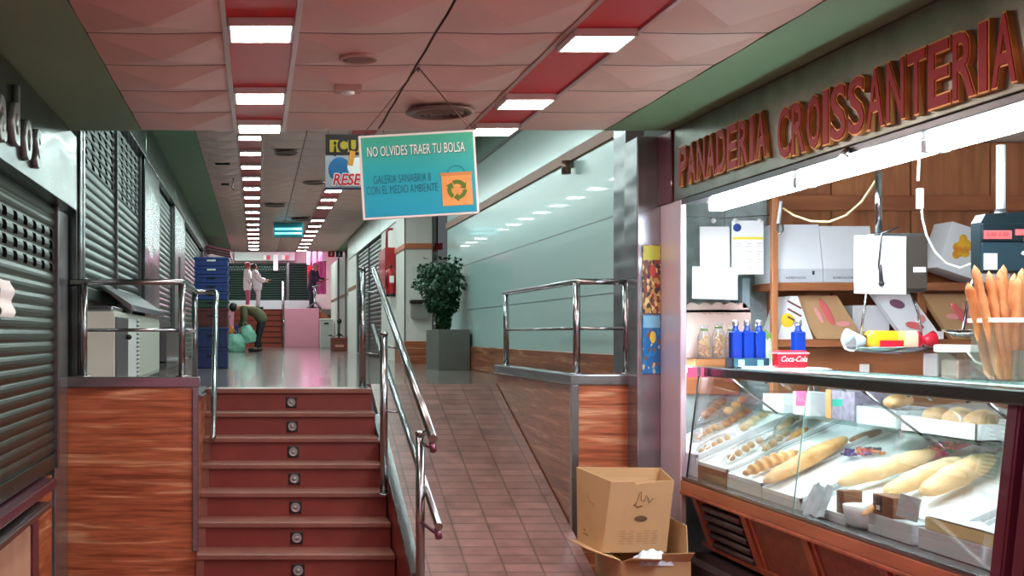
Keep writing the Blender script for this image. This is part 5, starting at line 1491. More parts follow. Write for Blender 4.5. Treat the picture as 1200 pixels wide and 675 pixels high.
while n < 2600:
    z = rnd.uniform(E + .10, E + .90); r = ficus_r(z) * (1 + .15 * math.sin(z * 23))
    a = rnd.uniform(0, 2 * PI); rr = r * math.sqrt(rnd.uniform(.15, 1.05))
    p = Vector((cx + .015 + rr * math.cos(a) * .98 - .05 * (z - E - .3), cy + rr * math.sin(a) * .9, z))
    if p.x > 2.565: continue
    L, w = rnd.uniform(.045, .07), rnd.uniform(.018, .026)
    R = Rz(a + rnd.uniform(-.8, .8)) @ Ry(rnd.uniform(.0, 1.2)) @ Rx(rnd.uniform(-.6, .6))
    pts = [R @ Vector(q) + p for q in ((0, 0, 0), (L * .45, w, -.004), (L, 0, -.012), (L * .45, -w, -.004))]
    b.quad(pts); n += 1
for k in range(26):
    a = rnd.uniform(0, 2 * PI); r0 = rnd.uniform(.05, .26); p = Vector((cx + r0 * math.cos(a), cy + .5 * r0 * math.sin(a), E + rnd.uniform(.86, .99)))
    for q in range(4):
        R = Rz(rnd.uniform(0, 6.3)) @ Ry(rnd.uniform(-.9, .3)); L, w = .055, .02
        b.quad([R @ Vector(s) + p for s in ((0, 0, 0), (L * .45, w, 0), (L, 0, 0), (L * .45, -w, 0))])
b.build('foliage', mat('ficus_leaf', (20, 54, 34), .38, scale=30, rgb2=(40, 84, 50)), t, fix=False)

# ================================================================ white column, right of the upper hall
M['colwhite'] = mat('white_column_panel', (226, 222, 214), .45, var=.03)
b = MB()
b.box(2.20, 2.60, 17.7, 18.9, UF, CU - .01, mi=0); b.box(2.60, 2.75, 18.3, 18.9, UF, CU - .01, mi=0)
b.box(2.595, 2.61, 17.69, 18.3, UF, CU - .01, mi=1); b.box(2.185, 2.203, 17.695, 17.72, UF, CU - .01, mi=1)
struct(b.build('pillar_9', [M['colwhite'], M['steeldark']]))
b = MB(); b.box(2.18, 2.60, 17.67, 18.9, E + 1.27, E + 1.35, bev=.004); b.box(2.62, 2.74, 18.26, 18.9, E + 1.27, E + 1.35, bev=.004); struct(b.build('trim_12', mat('orange_brown_band', (196, 112, 78), .5)))
b = MB(); b.box(2.18, 2.61, 17.66, 18.9, UF, E - .10, bev=.004); struct(b.build('baseboard_column', M['stone']))
t = thing('wall_bin', 'small grey wall bin with a black lid on the white column', 'bin', (2.40, 17.6, E + .22))
b = MB(); b.prism([(2.265, 17.55, E + .46), (2.54, 17.55, E + .46), (2.53, 17.58, E + .26), (2.49, 17.58, E + .235), (2.32, 17.58, E + .235), (2.275, 17.58, E + .26)], (0, .11, 0)); b.build('body', mat('bin_grey', (150, 146, 140), .45), t)
b = MB(); b.box(2.25, 2.555, 17.50, 17.66, E + .455, E + .51, bev=.02, seg=3); b.build('lid', M['black'], t)
sheet('paper_notice', 'faint pale notice on the white column above the wall bin', 'paper', 2.31, 2.47, E + .78, E + 1.02, 17.698, 0, mat('faint_notice', (206, 214, 212), .5), curl=.001)
t = thing('alarm_box', 'small red alarm box on the column beside the aqua wall', 'alarm', (2.69, 18.2, E + 1.22))
b = MB(); b.box(2.69, 2.80, 18.0, 18.10, E + 1.28, E + 1.38, bev=.008); b.build('box', mat('alarm_red', (176, 26, 34), .4), t)
b = MB(); b.ball((2.745, 17.995, E + 1.33), .02); b.build('button', M['packred'], t)
t = thing('hose_box', 'tall red fire hose box with a pipe running up from it', 'fire equipment', (2.14, 19.7, E + .7))
M['fire'] = mat('fire_red', (172, 22, 30), .35, coat=.3)
b = MB(); b.box(2.06, 2.225, 19.2, 20.2, E + .74, E + 1.40, bev=.012); b.build('cabinet', M['fire'], t)
b = MB(); b.tube([(2.12, 19.5, E + 1.40), (2.12, 19.5, E + 1.68), (2.16, 19.5, E + 1.72), (2.22, 19.5, E + 1.72)], .022, n=10); b.build('pipe', M['fire'], t)
t = thing('fire_extinguisher', 'red fire extinguisher hanging on the white pier left of the column', 'fire extinguisher', (2.135, 18.95, E + .60))
b = MB(); b.lathe([(.078, 0), (.082, .01), (.082, .36), (.075, .40), (.05, .44), (.025, .46), (.02, .48)], (2.13, 19.0, E + .60), 24); b.build('cylinder', M['fire'], t)
b = MB(); b.lathe([(.083, 0), (.084, .002), (.084, .045), (.083, .047)], (2.13, 19.0, E + .602), 24); b.build('black_base', M['black'], t)
b = MB(); b.box(2.10, 2.17, 18.908, 18.918, E + .82, E + .93, bev=.002); b.build('white_label', M['paper'], t)
b = MB(); b.box(2.11, 2.15, 18.93, 19.04, E + 1.07, E + 1.10, bev=.005); b.tube([(2.12, 19.0, E + 1.08), (2.08, 18.97, E + 1.02), (2.05, 18.95, E + .88), (2.06, 18.94, E + .75)], .010, n=8); b.build('valve_and_hose', M['black'], t)
b = MB(); b.box(2.13, 2.26, 19.06, 19.10, E + .95, E + 1.0, bev=.003); b.build('wall_mount', M['steel'], t)

# right shops beyond the column
b = MB(); b.box(2.25, 2.55, 18.9, 21.6, UF, CU - .01); b.box(2.25, 2.55, 27.1, 29.4, UF, CU - .01); b.box(2.45, 2.6, 29.4, 39.5, UF, CU - .01); b.box(2.40, 2.55, 21.6, 27.1, UF, CU - .01)
struct(b.build('wall_right_shops', M['colwhite']))
b = MB()
for a, c_ in ((18.95, 20.2), (20.22, 21.55), (21.6, 24.3), (24.34, 27.05), (27.1, 29.3)): b.box(2.228, 2.25, a, c_, E + 1.82, CU - .012, bev=.003)
struct(b.build('trim_13', mat('pale_steel_panel', (206, 216, 212), .3, .4)))
roller_shutter('closed shutter beyond the white column at the right of the upper hall', 2.30, 21.7, 27.0, UF + .02, E + 1.80, -1, pitch=.085, splits=(24.3,), m=M['slat'])
b = MB(); b.box(2.235, 2.25, 27.1, 29.4, E + 1.05, E + 1.13, bev=.003); b.box(2.44, 2.45, 29.5, 39.4, E + 1.05, E + 1.13, bev=.003); struct(b.build('trim_14', M['brownstrip']))
for y in (29.42, 32.5, 35.5): 
    b = MB(); b.box(2.40, 2.46, y, y + .12, UF, CU - .02, bev=.006); struct(b.build('pillar_%d' % (10 + int(y - 29)), M['steeldark']))

# ================================================================ blue crates
def crate(label, z, h, m, first={}):
    X0, X1, Y_0, Y_1 = -.785, -.37, 15.1, 15.7
    t = thing('plastic_crate', label, 'crate', ((X0 + X1) / 2, (Y_0 + Y_1) / 2, z), 'stacked crates behind the left railing')
    b = MB()
    for (a, c_, d, e_) in ((X0, X1, Y_0, Y_0 + .02), (X0, X1, Y_1 - .02, Y_1), (X0, X0 + .02, Y_0 + .02, Y_1 - .02), (X1 - .02, X1, Y_0 + .02, Y_1 - .02)): b.box(a, c_, d, e_, z + .01, z + h - .012, bev=.003)
    b.box(X0 + .01, X1 - .01, Y_0 + .01, Y_1 - .01, z + .004, z + .014)
    b.build('walls', m, t)
    b = MB()
    b.box(X0 - .012, X1 + .012, Y_0 - .012, Y_0, z + h - .03, z + h, bev=.003); b.box(X0 - .012, X0, Y_0, Y_1 + .012, z + h - .03, z + h, bev=.003)
    b.box(X1, X1 + .012, Y_0, Y_1 + .012, z + h - .03, z + h, bev=.003); b.box(X0, X1, Y_1, Y_1 + .012, z + h - .03, z + h, bev=.003)
    b.build('rim', m, t)
    b = MB()
    for k in range(6):
        x = X0 + .02 + k * .075; b.box(x, x + .008, Y_0 - .010, Y_0, z + .012, z + h - .03)
    b.build('ribs', m, t)
    b = MB(); b.box(-.63, -.52, Y_0 - .0125, Y_0 - .010, z + h * .55, z + h * .55 + .022, bev=.004); b.build('handle_slot', M['plastic_white'] if h < .2 and z > E + .7 else M['dark'], t)
    return t
blue = mat('crate_blue', (22, 58, 128), .4); navy = mat('crate_navy', (18, 42, 92), .4); dred = mat('crate_dark_red', (84, 28, 30), .4); dgreen = mat('crate_dark_green', (22, 66, 50), .4)
z = UF
for lb, h, m in (('dark blue crate at the bottom of the stack', .26, navy), ('dark blue crate second from the bottom of the stack', .26, navy), ('dark red crate in the middle of the blue stack', .24, dred), ('dark green crate on the dark red one', .10, dgreen),
                 ('blue crate just above the dark green one', .105, blue), ('blue crate fourth from the top of the stack', .105, blue), ('blue crate third from the top of the stack', .105, blue), ('blue crate second from the top of the stack', .105, blue), ('topmost blue crate of the stack with a pale handle', .12, blue)):
    crate(lb, z, h, m); z += h + .001

# ================================================================ cyan lamp, exit signs, awning
t = thing('insect_lamp', 'hanging box with two glowing cyan tubes in the far high ceiling', 'lamp', (.62, 24, E + 1.95))
b = MB(); b.box(.33, .93, 24.0, 24.12, E + 1.955, E + 2.25, bev=.008); b.build('housing', mat('teal_housing', (20, 110, 120), .4), t)
for z in (E + 2.03, E + 2.12):
    b = MB(); b.cyl((.36, 23.985, z), (.90, 23.985, z), .022, n=10); b.build('tube', emit('cyan_tube', (60, 210, 230), 1.0), t)
for x in (.40, .86):
    b = MB(); b.tube([(x, 24.06, E + 2.25), (x, 24.06, CU - .004)], .006, n=6); b.build('hanger', M['steel'], t)
for x, m, lb, g in ((2.05, M['packred'], 'small red sign hanging at the far right end of the high ceiling', wht), (2.27, mat('exit_dark_teal', (20, 60, 76), .4), 'small dark teal sign beside the red one at the far end', wht)):
    t = thing('hanging_sign', lb, 'sign', (x, 33.0, E + 2.12))
    b = MB(); b.box(x - .09, x + .09, 32.86, 32.88, E + 2.13, E + 2.32 - .02, bev=.004); b.build('panel', m, t)
    b = MB(); b.box(x - .02, x + .02, 32.852, 32.859, E + 2.17, E + 2.24); b.ball((x, 32.856, E + 2.262), .018, 8, 6, sc=(1, .2, 1)); b.build('pictogram', g, t)

# ================================================================ far end
t = thing('staircase', 'small far red staircase of seven steps at the end of the upper hall', 'stairs', (.1, 40.6, UF))
for k in range(7):
    zt = 2.5 - .187 * k; yf = 41.35 - .2 * k
    b = MB(); b.box(-.75, .86, yf + .03, yf + .26, UF, zt - .03, mi=0); b.box(-.75, .86, yf, yf + .26, zt - .03, zt, mi=1, bev=.004)
    b.build('step', [mat('far_step_red', (158, 66, 46), .5) if k == 0 else bpy.data.materials['far_step_red'], mat('far_tread', (118, 50, 38), .5) if k == 0 else bpy.data.materials['far_tread']], t)
b = MB(); b.box(.92, 2.08, 40.0, 41.4, UF, 2.5, bev=.01); b.box(-1.6, -.78, 40.0, 41.4, UF, 2.5, bev=.01); struct(b.build('wall_landing_front', mat('panel_pink_light_tint', (226, 146, 166), .4)))  # pink glow of the far stall lamp is mixed into the panel's base colour
b = MB(); b.prism([(2.09, 40.2, UF), (2.09, 40.2, 2.45), (2.44, 40.2, 2.2), (2.44, 40.2, UF)], (0, 1.2, 0)); struct(b.build('wall_landing_side', M['stone']))
t = thing('guard_railing', 'pale steel handrail beside the far red staircase', 'railing', (.9, 40.6, UF))
for (x, y, z0, z1) in ((.90, 41.5, 2.5, 3.45), (.90, 40.0, UF, 2.15)):
    b = MB(); b.cyl((x, y, z0), (x, y, z1), .03); b.build('post', M['tube'], t)
b = MB(); b.tube([(.89, 41.8, 3.45), (.90, 41.5, 3.43), (.90, 40.0, 2.12), (.90, 39.85, 1.95)], .04, n=8); b.build('handrail', M['tube'], t)
b = MB(); b.tube([(.90, 41.5, 3.0), (.90, 40.0, 1.7)], .03, n=8); b.build('mid_rail', M['tube'], t)
roller_shutter('wide dark green shutter closing the far end behind the people in white', 0, 0, 0.1, 0, .2, 1) if False else None
t = thing('far_shutter', 'wide dark green shutter with a lattice band closing the far end', 'shutter', (.2, 45.4, E + 1.29))
fm = mat('dark_green_shutter', (46, 66, 58), .5, .3)
for a, c_ in ((-1.9, 1.12), (1.24, 2.1)):
    b = MB()
    n = 16; z0, z1 = E + 1.3, E + 2.72
    for k in range(n):
        zz = z0 + (z1 - z0) * k / n; b.prism([(a, 45.5, zz), (a, 45.44, zz + .02), (a, 45.43, zz + .06), (a, 45.5, zz + (z1 - z0) / n)], (c_ - a, 0, 0))
    b.build('slat_curtain', fm, t)
b = MB()
for k in range(30):
    for q in range(2):
        x = -1.85 + k * .1 + (.05 if q else 0); z = E + 2.44 + q * .09
        b.prism([(x, 45.425, z), (x + .035, 45.425, z + .035), (x, 45.425, z + .07), (x - .035, 45.425, z + .035)], (0, .006, 0))
o = b.build('lattice_band', mat('lattice_grey', (110, 128, 122), .5), t); o['kind'] = 'stuff'
b = MB(); b.box(1.13, 1.23, 45.36, 45.5, E + 1.0, E + 2.72, bev=.006); b.build('mullion', M['steeldark'], t)
b = MB(); b.box(-2.2, 2.3, 45.2, 45.55, 2.5, E + 1.29, bev=.01); tag(b.build('far_counter', mat('pale_grey_counter', (170, 172, 174), .4)), 'pale grey counter under the far dark green shutter', 'counter')
b = MB(); b.box(-.85, 1.45, 45.3, 45.42, E + 2.80, E + 3.12, bev=.01); tag(b.build('shop_fascia', mat('pale_green_fascia', (190, 206, 196), .4)), 'pale green fascia board above the far shutter', 'sign')
b = MB(); b.box(.62, .80, 45.2, 45.22, E + 2.42, E + 3.02, bev=.004); tag(b.build('paper_banner', M['paper']), 'narrow white paper banner hanging before the far shutter', 'banner')
b = MB()
for k, x in enumerate((.30, .44, 1.0, 1.14)): 
    b = MB(); b.box(x - .06, x + .06, 45.22, 45.24, E + 2.84, E + 3.0, bev=.004); tag(b.build('price_card', M['packred'] if k % 2 else M['paper']), ('white card on the far fascia left of the banner', 'red card on the far fascia left of the banner', 'white card on the far fascia right of the banner', 'red card on the far fascia right of the banner')[k], 'card', 'cards on the far fascia')
# awning over the left far stall
t = thing('stall_awning', 'pink and dark striped awning of the far left stall above the blue crates', 'awning', (-.95, 30, E + 1.95))
for k in range(8):
    b = MB(); y = 28 + k * .35; b.prism([(-1.19, y, E + 2.1), (-.62, y, E + 1.98), (-.62, y, E + 1.86), (-.64, y, E + 1.86), (-.64, y, E + 1.965), (-1.19, y, E + 2.08)], (0, .35, 0)); b.build('stripe', (mat('awning_pink', (220, 110, 150), .6), mat('awning_dark', (60, 30, 44), .6), mat('awning_white', (220, 200, 210), .6))[k % 3] if k < 3 else bpy.data.materials[('awning_pink', 'awning_dark', 'awning_white')[k % 3]], t)
# bins and boxes on the right far side
t = thing('waste_bin', 'tall white bin beside the pink lit landing wall at the far right', 'bin', (2.2, 38, UF))
b = MB(); b.box(2.0, 2.40, 37.6, 38.1, UF, UF + .86, bev=.02); b.build('body', M['plastic_white'], t)
b = MB(); b.box(1.99, 2.41, 37.58, 38.12, UF + .86, UF + .93, bev=.02); b.build('lid', M['plastic_white'], t)
b = MB(); b.box(2.12, 2.26, 37.585, 37.6, UF + .75, UF + .80, bev=.004); b.build('handle_slot', M['dark'], t)
t = thing('wooden_crate', 'reddish brown crate on the floor at the far right, dark cloth on top', 'crate', (2.13, 31, UF))
b = MB()
for k in range(4): b.box(1.92, 2.34, 30.8, 30.83, UF + .02 + k * .085, UF + .095 + k * .085, bev=.004); b.box(1.92, 1.95, 30.83, 31.2, UF + .02 + k * .085, UF + .095 + k * .085, bev=.004); b.box(2.31, 2.34, 30.83, 31.2, UF + .02 + k * .085, UF + .095 + k * .085, bev=.004)
b.box(1.93, 2.33, 30.82, 31.2, UF, UF + .34); b.build('slats', mat('reddish_crate_wood', (112, 52, 40), .6, var=.1), t)
b = MB(); b.box(2.02, 2.24, 30.785, 30.80, UF + .10, UF + .17, bev=.004); b.build('pale_mark', mat('pale_red_mark', (190, 120, 110), .6), t)
b = MB()
b.grid(lambda u, v: (1.80 + .56 * u, 30.85 + .3 * v, UF + .36 + .10 * math.sin(PI * u) ** .5 * (.6 + .4 * math.sin(u * 13)) * (1 - .5 * v)), 18, 6)
tag(b.build('dark_cloth', mat('black_cloth', (26, 24, 26), .8)), 'bunched black cloth lying on the reddish crate at the far right', 'cloth')
t = thing('wire_rack', 'thin dark stand on the far right beside the white bin', 'stand', (2.28, 33, UF))
b = MB(); b.cyl((2.28, 33, UF), (2.28, 33, UF + .75), .02); b.build('pole', M['black'], t)
b = MB(); b.ball((2.28, 33, UF + .80), .07, 10, 8); b.build('head', M['black'], t)
for a in (0, 2.1, 4.2):
    b = MB(); b.tube([(2.28, 33, UF + .1), (2.28 + .13 * math.cos(a), 33 + .13 * math.sin(a), UF + .01)], .01, n=6); b.build('foot', M['black'], t)

# ================================================================ cardboard boxes at the foot of the ramp
t = thing('cardboard_box', 'tall open cardboard box with a printed mark and oval hand hole, standing on another', 'box', (2.2, 7.1, E - 1.285))
zb_, zt_ = E - 1.285, E - .86
cor = [(2.03, 7.03), (2.42, 7.06), (2.475, 7.40), (1.985, 7.40)]   # footprint: near left, near right, far right, far left
top = [(2.07, 6.98), (2.452, 7.02), (2.50, 7.40), (1.99, 7.44)]
b = MB()
for i in range(4):
    j = (i + 1) % 4
    zi, zj = zt_ + (.035 if i >= 2 else 0) - (.0), zt_ + (.035 if j >= 2 else 0)
    A, B_, C_, D_ = Vector((*cor[i], zb_)), Vector((*cor[j], zb_)), Vector((*top[j], zj)), Vector((*top[i], zi))
    nrm = (B_ - A).cross(D_ - A).normalized() * .005
    if i == 0:
        m0 = D_.lerp(C_, .36); m1 = D_.lerp(C_, .40) - Vector((0, 0, .018)); m2 = D_.lerp(C_, .56) - Vector((0, 0, .006)); m3 = D_.lerp(C_, .60)
        b.prism([A, B_, C_, m3, m2, m1, m0, D_], -nrm)
    else: b.prism([A, B_, C_, D_], -nrm)
b.prism([Vector((*c, zb_)) for c in cor], (0, 0, .004))
b.build('carton', M['card'], t)
A, B_, C_, D_ = Vector((*cor[0], zb_)), Vector((*cor[1], zb_)), Vector((*top[1], zt_)), Vector((*top[0], zt_))
def onf(u, v, o=.0012):
    p = A.lerp(B_, u).lerp(D_.lerp(C_, u), v); n_ = (B_ - A).cross(D_ - A).normalized(); return p + n_ * o
cardink = mat('carton_print', (112, 84, 56), .7); cardpale = mat('faint_carton_print', (158, 122, 84), .7)
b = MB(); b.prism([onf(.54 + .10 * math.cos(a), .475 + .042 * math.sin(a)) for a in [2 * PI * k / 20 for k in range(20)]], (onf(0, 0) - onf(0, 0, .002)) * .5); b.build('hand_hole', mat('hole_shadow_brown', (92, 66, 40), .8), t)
b = MB(); b.tube([onf(*q) for q in ((.40, .66), (.44, .70), (.47, .83), (.50, .86), (.51, .74), (.56, .72), (.58, .80), (.62, .76), (.64, .70), (.70, .76))], .0028, n=6); b.tube([onf(.42, .68), onf(.46, .64), onf(.54, .66)], .004, n=6); b.build('logo_print', cardink, t)
b = MB()
rn = random.Random(3)
for r_ in range(6):
    for k in range(5):
        u = .30 + .12 * k + rn.uniform(-.02, .02); v = .12 + .035 * r_
        if abs(r_ - 2.5) > 1.5 and k == 2: continue
        b.prism([onf(u - .045, v), onf(u + .04, v), onf(u + .04, v + .012), onf(u - .045, v + .012)], (onf(0, 0) - onf(0, 0, .002)) * .3)
b.build('faint_print', cardpale, t)
A2, B2, C2, D2 = Vector((*cor[3], zb_)), Vector((*cor[0], zb_)), Vector((*top[0], zt_)), Vector((*top[3], zt_ + .035))
def ons(u, v): 
    p = A2.lerp(B2, u).lerp(D2.lerp(C2, u), v); return p + (B2 - A2).cross(D2 - A2).normalized() * .0012
b = MB(); b.tube([ons(.35, .72), ons(.45, .62), ons(.60, .60), ons(.5, .52), ons(.42, .46)], .004, n=6)
for k in range(5): b.prism([ons(.25, .15 + .05 * k), ons(.7, .14 + .05 * k), ons(.7, .155 + .05 * k), ons(.25, .165 + .05 * k)], (ons(0, 0) - ons(0, .001)) * .01 + Vector((-.0005, -.0005, 0)))
b.build('side_print', cardink, t)
t = thing('cardboard_box', 'lower open cardboard box with spread flaps on the floor under the tall one', 'box', (2.3, 7.1, 0))
b = MB(); X0, X1, Y_0, Y_1, zz = 2.10, 2.50, 6.88, 7.42, E - 1.31
for (a, c_, d, e_) in ((X0, X1, Y_0, Y_0 + .006), (X0, X1, Y_1 - .006, Y_1), (X0, X0 + .006, Y_0 + .006, Y_1 - .006), (X1 - .006, X1, Y_0 + .006, Y_1 - .006)): b.box(a, c_, d, e_, 0, zz)
b.box(X0, X1, Y_0, Y_1, 0, .008); b.build('carton', M['card'], t)
for nm, pts, off in (('flap', [(X0 + .003, Y_0 + .02, zz), (X0 + .003, Y_1 - .02, zz), (X0 - .19, Y_1 - .06, zz + .05), (X0 - .17, Y_0 + .10, zz + .055)], (0, 0, .005)),
                     ('flap', [(X0 + .01, Y_0 + .003, zz), (X0 + .22, Y_0 + .003, zz), (X0 + .20, Y_0 - .10, zz + .03), (X0 + .02, Y_0 - .12, zz + .04)], (0, 0, .005)),
                     ('flap', [(X0 + .23, Y_0 + .003, zz), (X1 - .01, Y_0 + .003, zz), (X1 - .0, Y_0 - .06, zz + .06), (X0 + .22, Y_0 - .04, zz + .05)], (0, 0, .005)),
                     ('flap', [(X1 - .003, Y_0 + .03, zz), (X1 - .003, Y_1 - .03, zz), (X1 + .015, Y_1 - .05, zz + .2), (X1 + .02, Y_0 + .12, zz + .19)], (-.005, 0, 0))):
    b = MB(); b.prism(pts, off); b.build(nm, M['card'], t)
b = MB()
b.grid(lambda u, v: (2.20 + .20 * u, 6.87 + .16 * v, zz - .02 + .075 * math.sin(PI * u) ** .5 * math.sin(PI * v) ** .5 + .012 * math.sin(u * 21 + v * 9) * math.sin(v * 17)), 22, 16)
tag(b.build('plastic_wrap', M['foil']), 'crumpled silvery plastic wrap poking out of the lower cardboard box', 'plastic wrap')
# ================================================================ people
skin_m = mat('skin_tone', (196, 140, 112), .55)
def part_skin(name, J, names, m, parent, pose, root=0, grow=0.0, sub=2, dark=None):
    """one continuous surface through the named joints; J: name -> ((x,y,z), r)"""
    idx = {}; js = []; es = []
    for chain in names:
        for a in chain:
            if a not in idx:
                idx[a] = len(js); p, r = J[a][0], J[a][1]
                js.append((tuple(pose @ Vector(p)), r + grow))
        for a, c in zip(chain, chain[1:]): es.append((idx[a], idx[c]))
    me = skin_mesh(js, es, root, sub)
    b = MB(); b.add_mesh(me)
    return b.build(name, m, parent)
def person(label, J, loc, rz, cloth, extra_hair=True, hair=(22, 20, 22), group=None):
    t = thing('person', label, 'person', loc, group)
    pose = T(loc) @ Rz(rz)
    full = [('pelvis', 'waist', 'chest', 'neck', 'head', 'crown'), ('chest', 'sh_l', 'el_l', 'wr_l', 'palm_l'), ('chest', 'sh_r', 'el_r', 'wr_r', 'palm_r'),
            ('pelvis', 'hip_l', 'kn_l', 'an_l', 'toe_l'), ('pelvis', 'hip_r', 'kn_r', 'an_r', 'toe_r')]
    for s in 'lr':
        for k in range(5):
            p = Vector(J['palm_' + s][0]); d = (p - Vector(J['wr_' + s][0])).normalized()
            sd = d.cross(Vector((0, 0, 1))); sd = sd.normalized() if sd.length > .1 else Vector((0, 1, 0))
            o = sd * (.034 * (k - 1.5) / 1.5 if k < 4 else -.05)
            L = (.07, .085, .08, .06, .045)[k]
            J['f%s%da' % (s, k)] = (p + o * .9 + d * (.02 if k < 4 else -.03), .009)
            J['f%s%db' % (s, k)] = (p + o + d * (.02 + L) + Vector((0, 0, -.012)), .007)
            full.append(('palm_' + s, 'f%s%da' % (s, k), 'f%s%db' % (s, k)))
    f = Vector(J['face'])  # unit direction the face looks
    h = Vector(J['head'][0])
    J['nose'] = (h + f * .105 + Vector((0, 0, -.01)), .014)
    full.append(('head', 'nose'))
    part_skin('body', J, full, skin_m, t, pose)
    for nm, chains, m, g in cloth: part_skin(nm, J, chains, m, t, pose, grow=g)
    hb = MB(); c = Vector(J['head'][0]); cr = Vector(J['crown'][0]); up = (cr - c).normalized()
    q = Vector((0, 0, 1)).rotation_difference(up).to_matrix()
    hb.ball(c + up * .035 - f * .03, .112, 16, 12, sc=(1, 1, .95), M=q)
    hb.xf(pose); hb.build('hair', mat('hair', hair, .6) if isinstance(hair, tuple) else hair, t)
    ey = MB()
    s = up.cross(f).normalized()
    for k in (-1, 1): ey.ball(c + f * .088 + s * k * .034 + up * .012, .011, 8, 6)
    ey.xf(pose); ey.build('eyes', M['black'], t)
    mo = MB(); mo.ball(c + f * .090 - up * .045, .02, 8, 6, sc=(.6, 1, .3)); mo.xf(pose); mo.build('mouth', bpy.data.materials.get('mouth') or mat('mouth', (150, 80, 76), .6), t)
    for nm, kk in (('shoe', 'l'), ('shoe', 'r')):
        a, b_ = Vector(J['an_' + kk][0]), Vector(J['toe_' + kk][0])
        sb = MB(); sb.tube([a + (a - b_) * .35 + Vector((0, 0, -.03)), a + Vector((0, 0, -.02)), b_ + Vector((0, 0, .012)), b_ + (b_ - a) * .18], [.04, .052, .048, .022], n=10); sb.xf(pose); sb.build(nm, M['black'], t)
    return t
def standing(lean=0.0, arm=.35, arm2=.2, turn=0.0, h=1.66):
    k = h / 1.66
    def P(x, y, z): return (x * k + lean * max(0, z - .85) * k, y * k, z * k)
    J = {'pelvis': (P(0, 0, .90), .125), 'waist': (P(0, 0, 1.05), .115), 'chest': (P(0, 0, 1.27), .135), 'neck': (P(.01, 0, 1.42), .055), 'head': (P(.04, 0, 1.53), .088), 'crown': (P(.03, 0, 1.61), .070),
         'sh_l': (P(0, .17, 1.34), .058), 'el_l': (P(.06 + arm * .2, .22, 1.08), .042), 'wr_l': (P(.12 + arm, .16, .98 + arm * .3), .030), 'palm_l': (P(.19 + arm, .14, .98 + arm * .35), .034),
         'sh_r': (P(0, -.17, 1.34), .058), 'el_r': (P(.04 + arm2 * .2, -.22, 1.08), .042), 'wr_r': (P(.08 + arm2, -.18, .92 + arm2 * .4), .030), 'palm_r': (P(.14 + arm2, -.17, .90 + arm2 * .45), .034),
         'hip_l': ((0, .09 * k, .84 * k), .088), 'kn_l': ((.02 * k, .10 * k, .46 * k), .058), 'an_l': ((-.02 * k, .10 * k, .08), .04), 'toe_l': ((.14 * k, .11 * k, .03), .036),
         'hip_r': ((0, -.09 * k, .84 * k), .088), 'kn_r': ((.03 * k, -.10 * k, .46 * k), .058), 'an_r': ((.0, -.10 * k, .08), .04), 'toe_r': ((.16 * k, -.11 * k, .03), .036),
         'face': (1, 0, -.1 - lean * .3)}
    J['skirt_l'] = ((.0, .10 * k, .62 * k), .10); J['skirt_r'] = ((.0, -.10 * k, .62 * k), .10)
    return J
coat = lambda m, g=.045: ('coat', [('skirt_l', 'hip_l', 'pelvis', 'waist', 'chest'), ('pelvis', 'hip_r', 'skirt_r'), ('chest', 'sh_l', 'el_l', 'wr_l'), ('chest', 'sh_r', 'el_r', 'wr_r')], m, g)
trous = lambda m: ('trousers', [('kn_l', 'hip_l', 'pelvis', 'hip_r', 'kn_r'), ('kn_l', 'an_l'), ('kn_r', 'an_r')], m, .012)
wc = mat('white_coat', (240, 226, 232), .7); pt = mat('dusty_pink_trousers', (190, 90, 120), .7); wt = mat('white_trousers', (232, 216, 224), .7)
rc = mat('red_cap', (170, 60, 70), .6)
person('person in a short white coat and pink trousers standing upright on the far landing', standing(0.0, .1, .12, h=1.66), Vector((-.33, 42.1, 2.5)), -.2, [coat(wc), trous(pt)], hair=rc)
person('person in a long white coat leaning forward beside the upright one on the far landing', standing(-.22, .25, .2, h=1.60), Vector((.03, 41.8, 2.5)), 0.1, [coat(wc, .06), trous(wt)], hair=(60, 44, 44))
dk_ = mat('dark_plum_clothes', (52, 30, 62), .7)
person('person in dark plum clothes and pale apron working at the far right of the landing', standing(.18, .30, .30, h=1.62), Vector((1.92, 41.9, 2.5)), -.5, [coat(dk_), trous(dk_), ('apron', [('pelvis', 'waist', 'chest')], mat('pale_apron', (222, 180, 210), .6), .035)], hair=mat('pink_cap', (214, 120, 150), .6))
# bent shopper, facing left, packing bags
J = {'pelvis': ((0.10, 0, .86), .130), 'waist': ((-.02, 0, .99), .125), 'chest': ((-.30, 0, 1.10), .145), 'neck': ((-.47, 0, 1.10), .058), 'head': ((-.585, 0, 1.08), .090), 'crown': ((-.66, 0, 1.085), .072),
     'sh_l': ((-.34, .17, 1.08), .062), 'el_l': ((-.36, .21, .80), .046), 'wr_l': ((-.44, .17, .58), .032), 'palm_l': ((-.47, .15, .51), .034),
     'sh_r': ((-.34, -.17, 1.08), .062), 'el_r': ((-.30, -.22, .80), .046), 'wr_r': ((-.36, -.18, .58), .032), 'palm_r': ((-.39, -.17, .51), .034),
     'hip_l': ((.10, .09, .80), .10), 'kn_l': ((.0, .10, .44), .064), 'an_l': ((.06, .10, .08), .045), 'toe_l': ((-.10, .11, .03), .04),
     'hip_r': ((.12, -.09, .80), .10), 'kn_r': ((.05, -.10, .44), .064), 'an_r': ((-.22 + .18, -.10, .08), .045), 'toe_r': ((-.20, -.11, .03), .04),
     'face': (-.55, 0, -.83)}
J['skirt_l'] = ((.14, .08, .70), .10); J['skirt_r'] = ((.15, -.08, .70), .10)
olive = mat('olive_jacket', (88, 84, 58), .75, var=.1); blk = mat('black_trousers', (24, 24, 28), .7)
PB_ = at(302, 412, 29.5); PB_.z = UF
person('person in an olive jacket and black trousers bending over shopping bags in the upper hall', J, PB_, 0, [coat(olive, .03), trous(blk)], hair=(18, 18, 20))

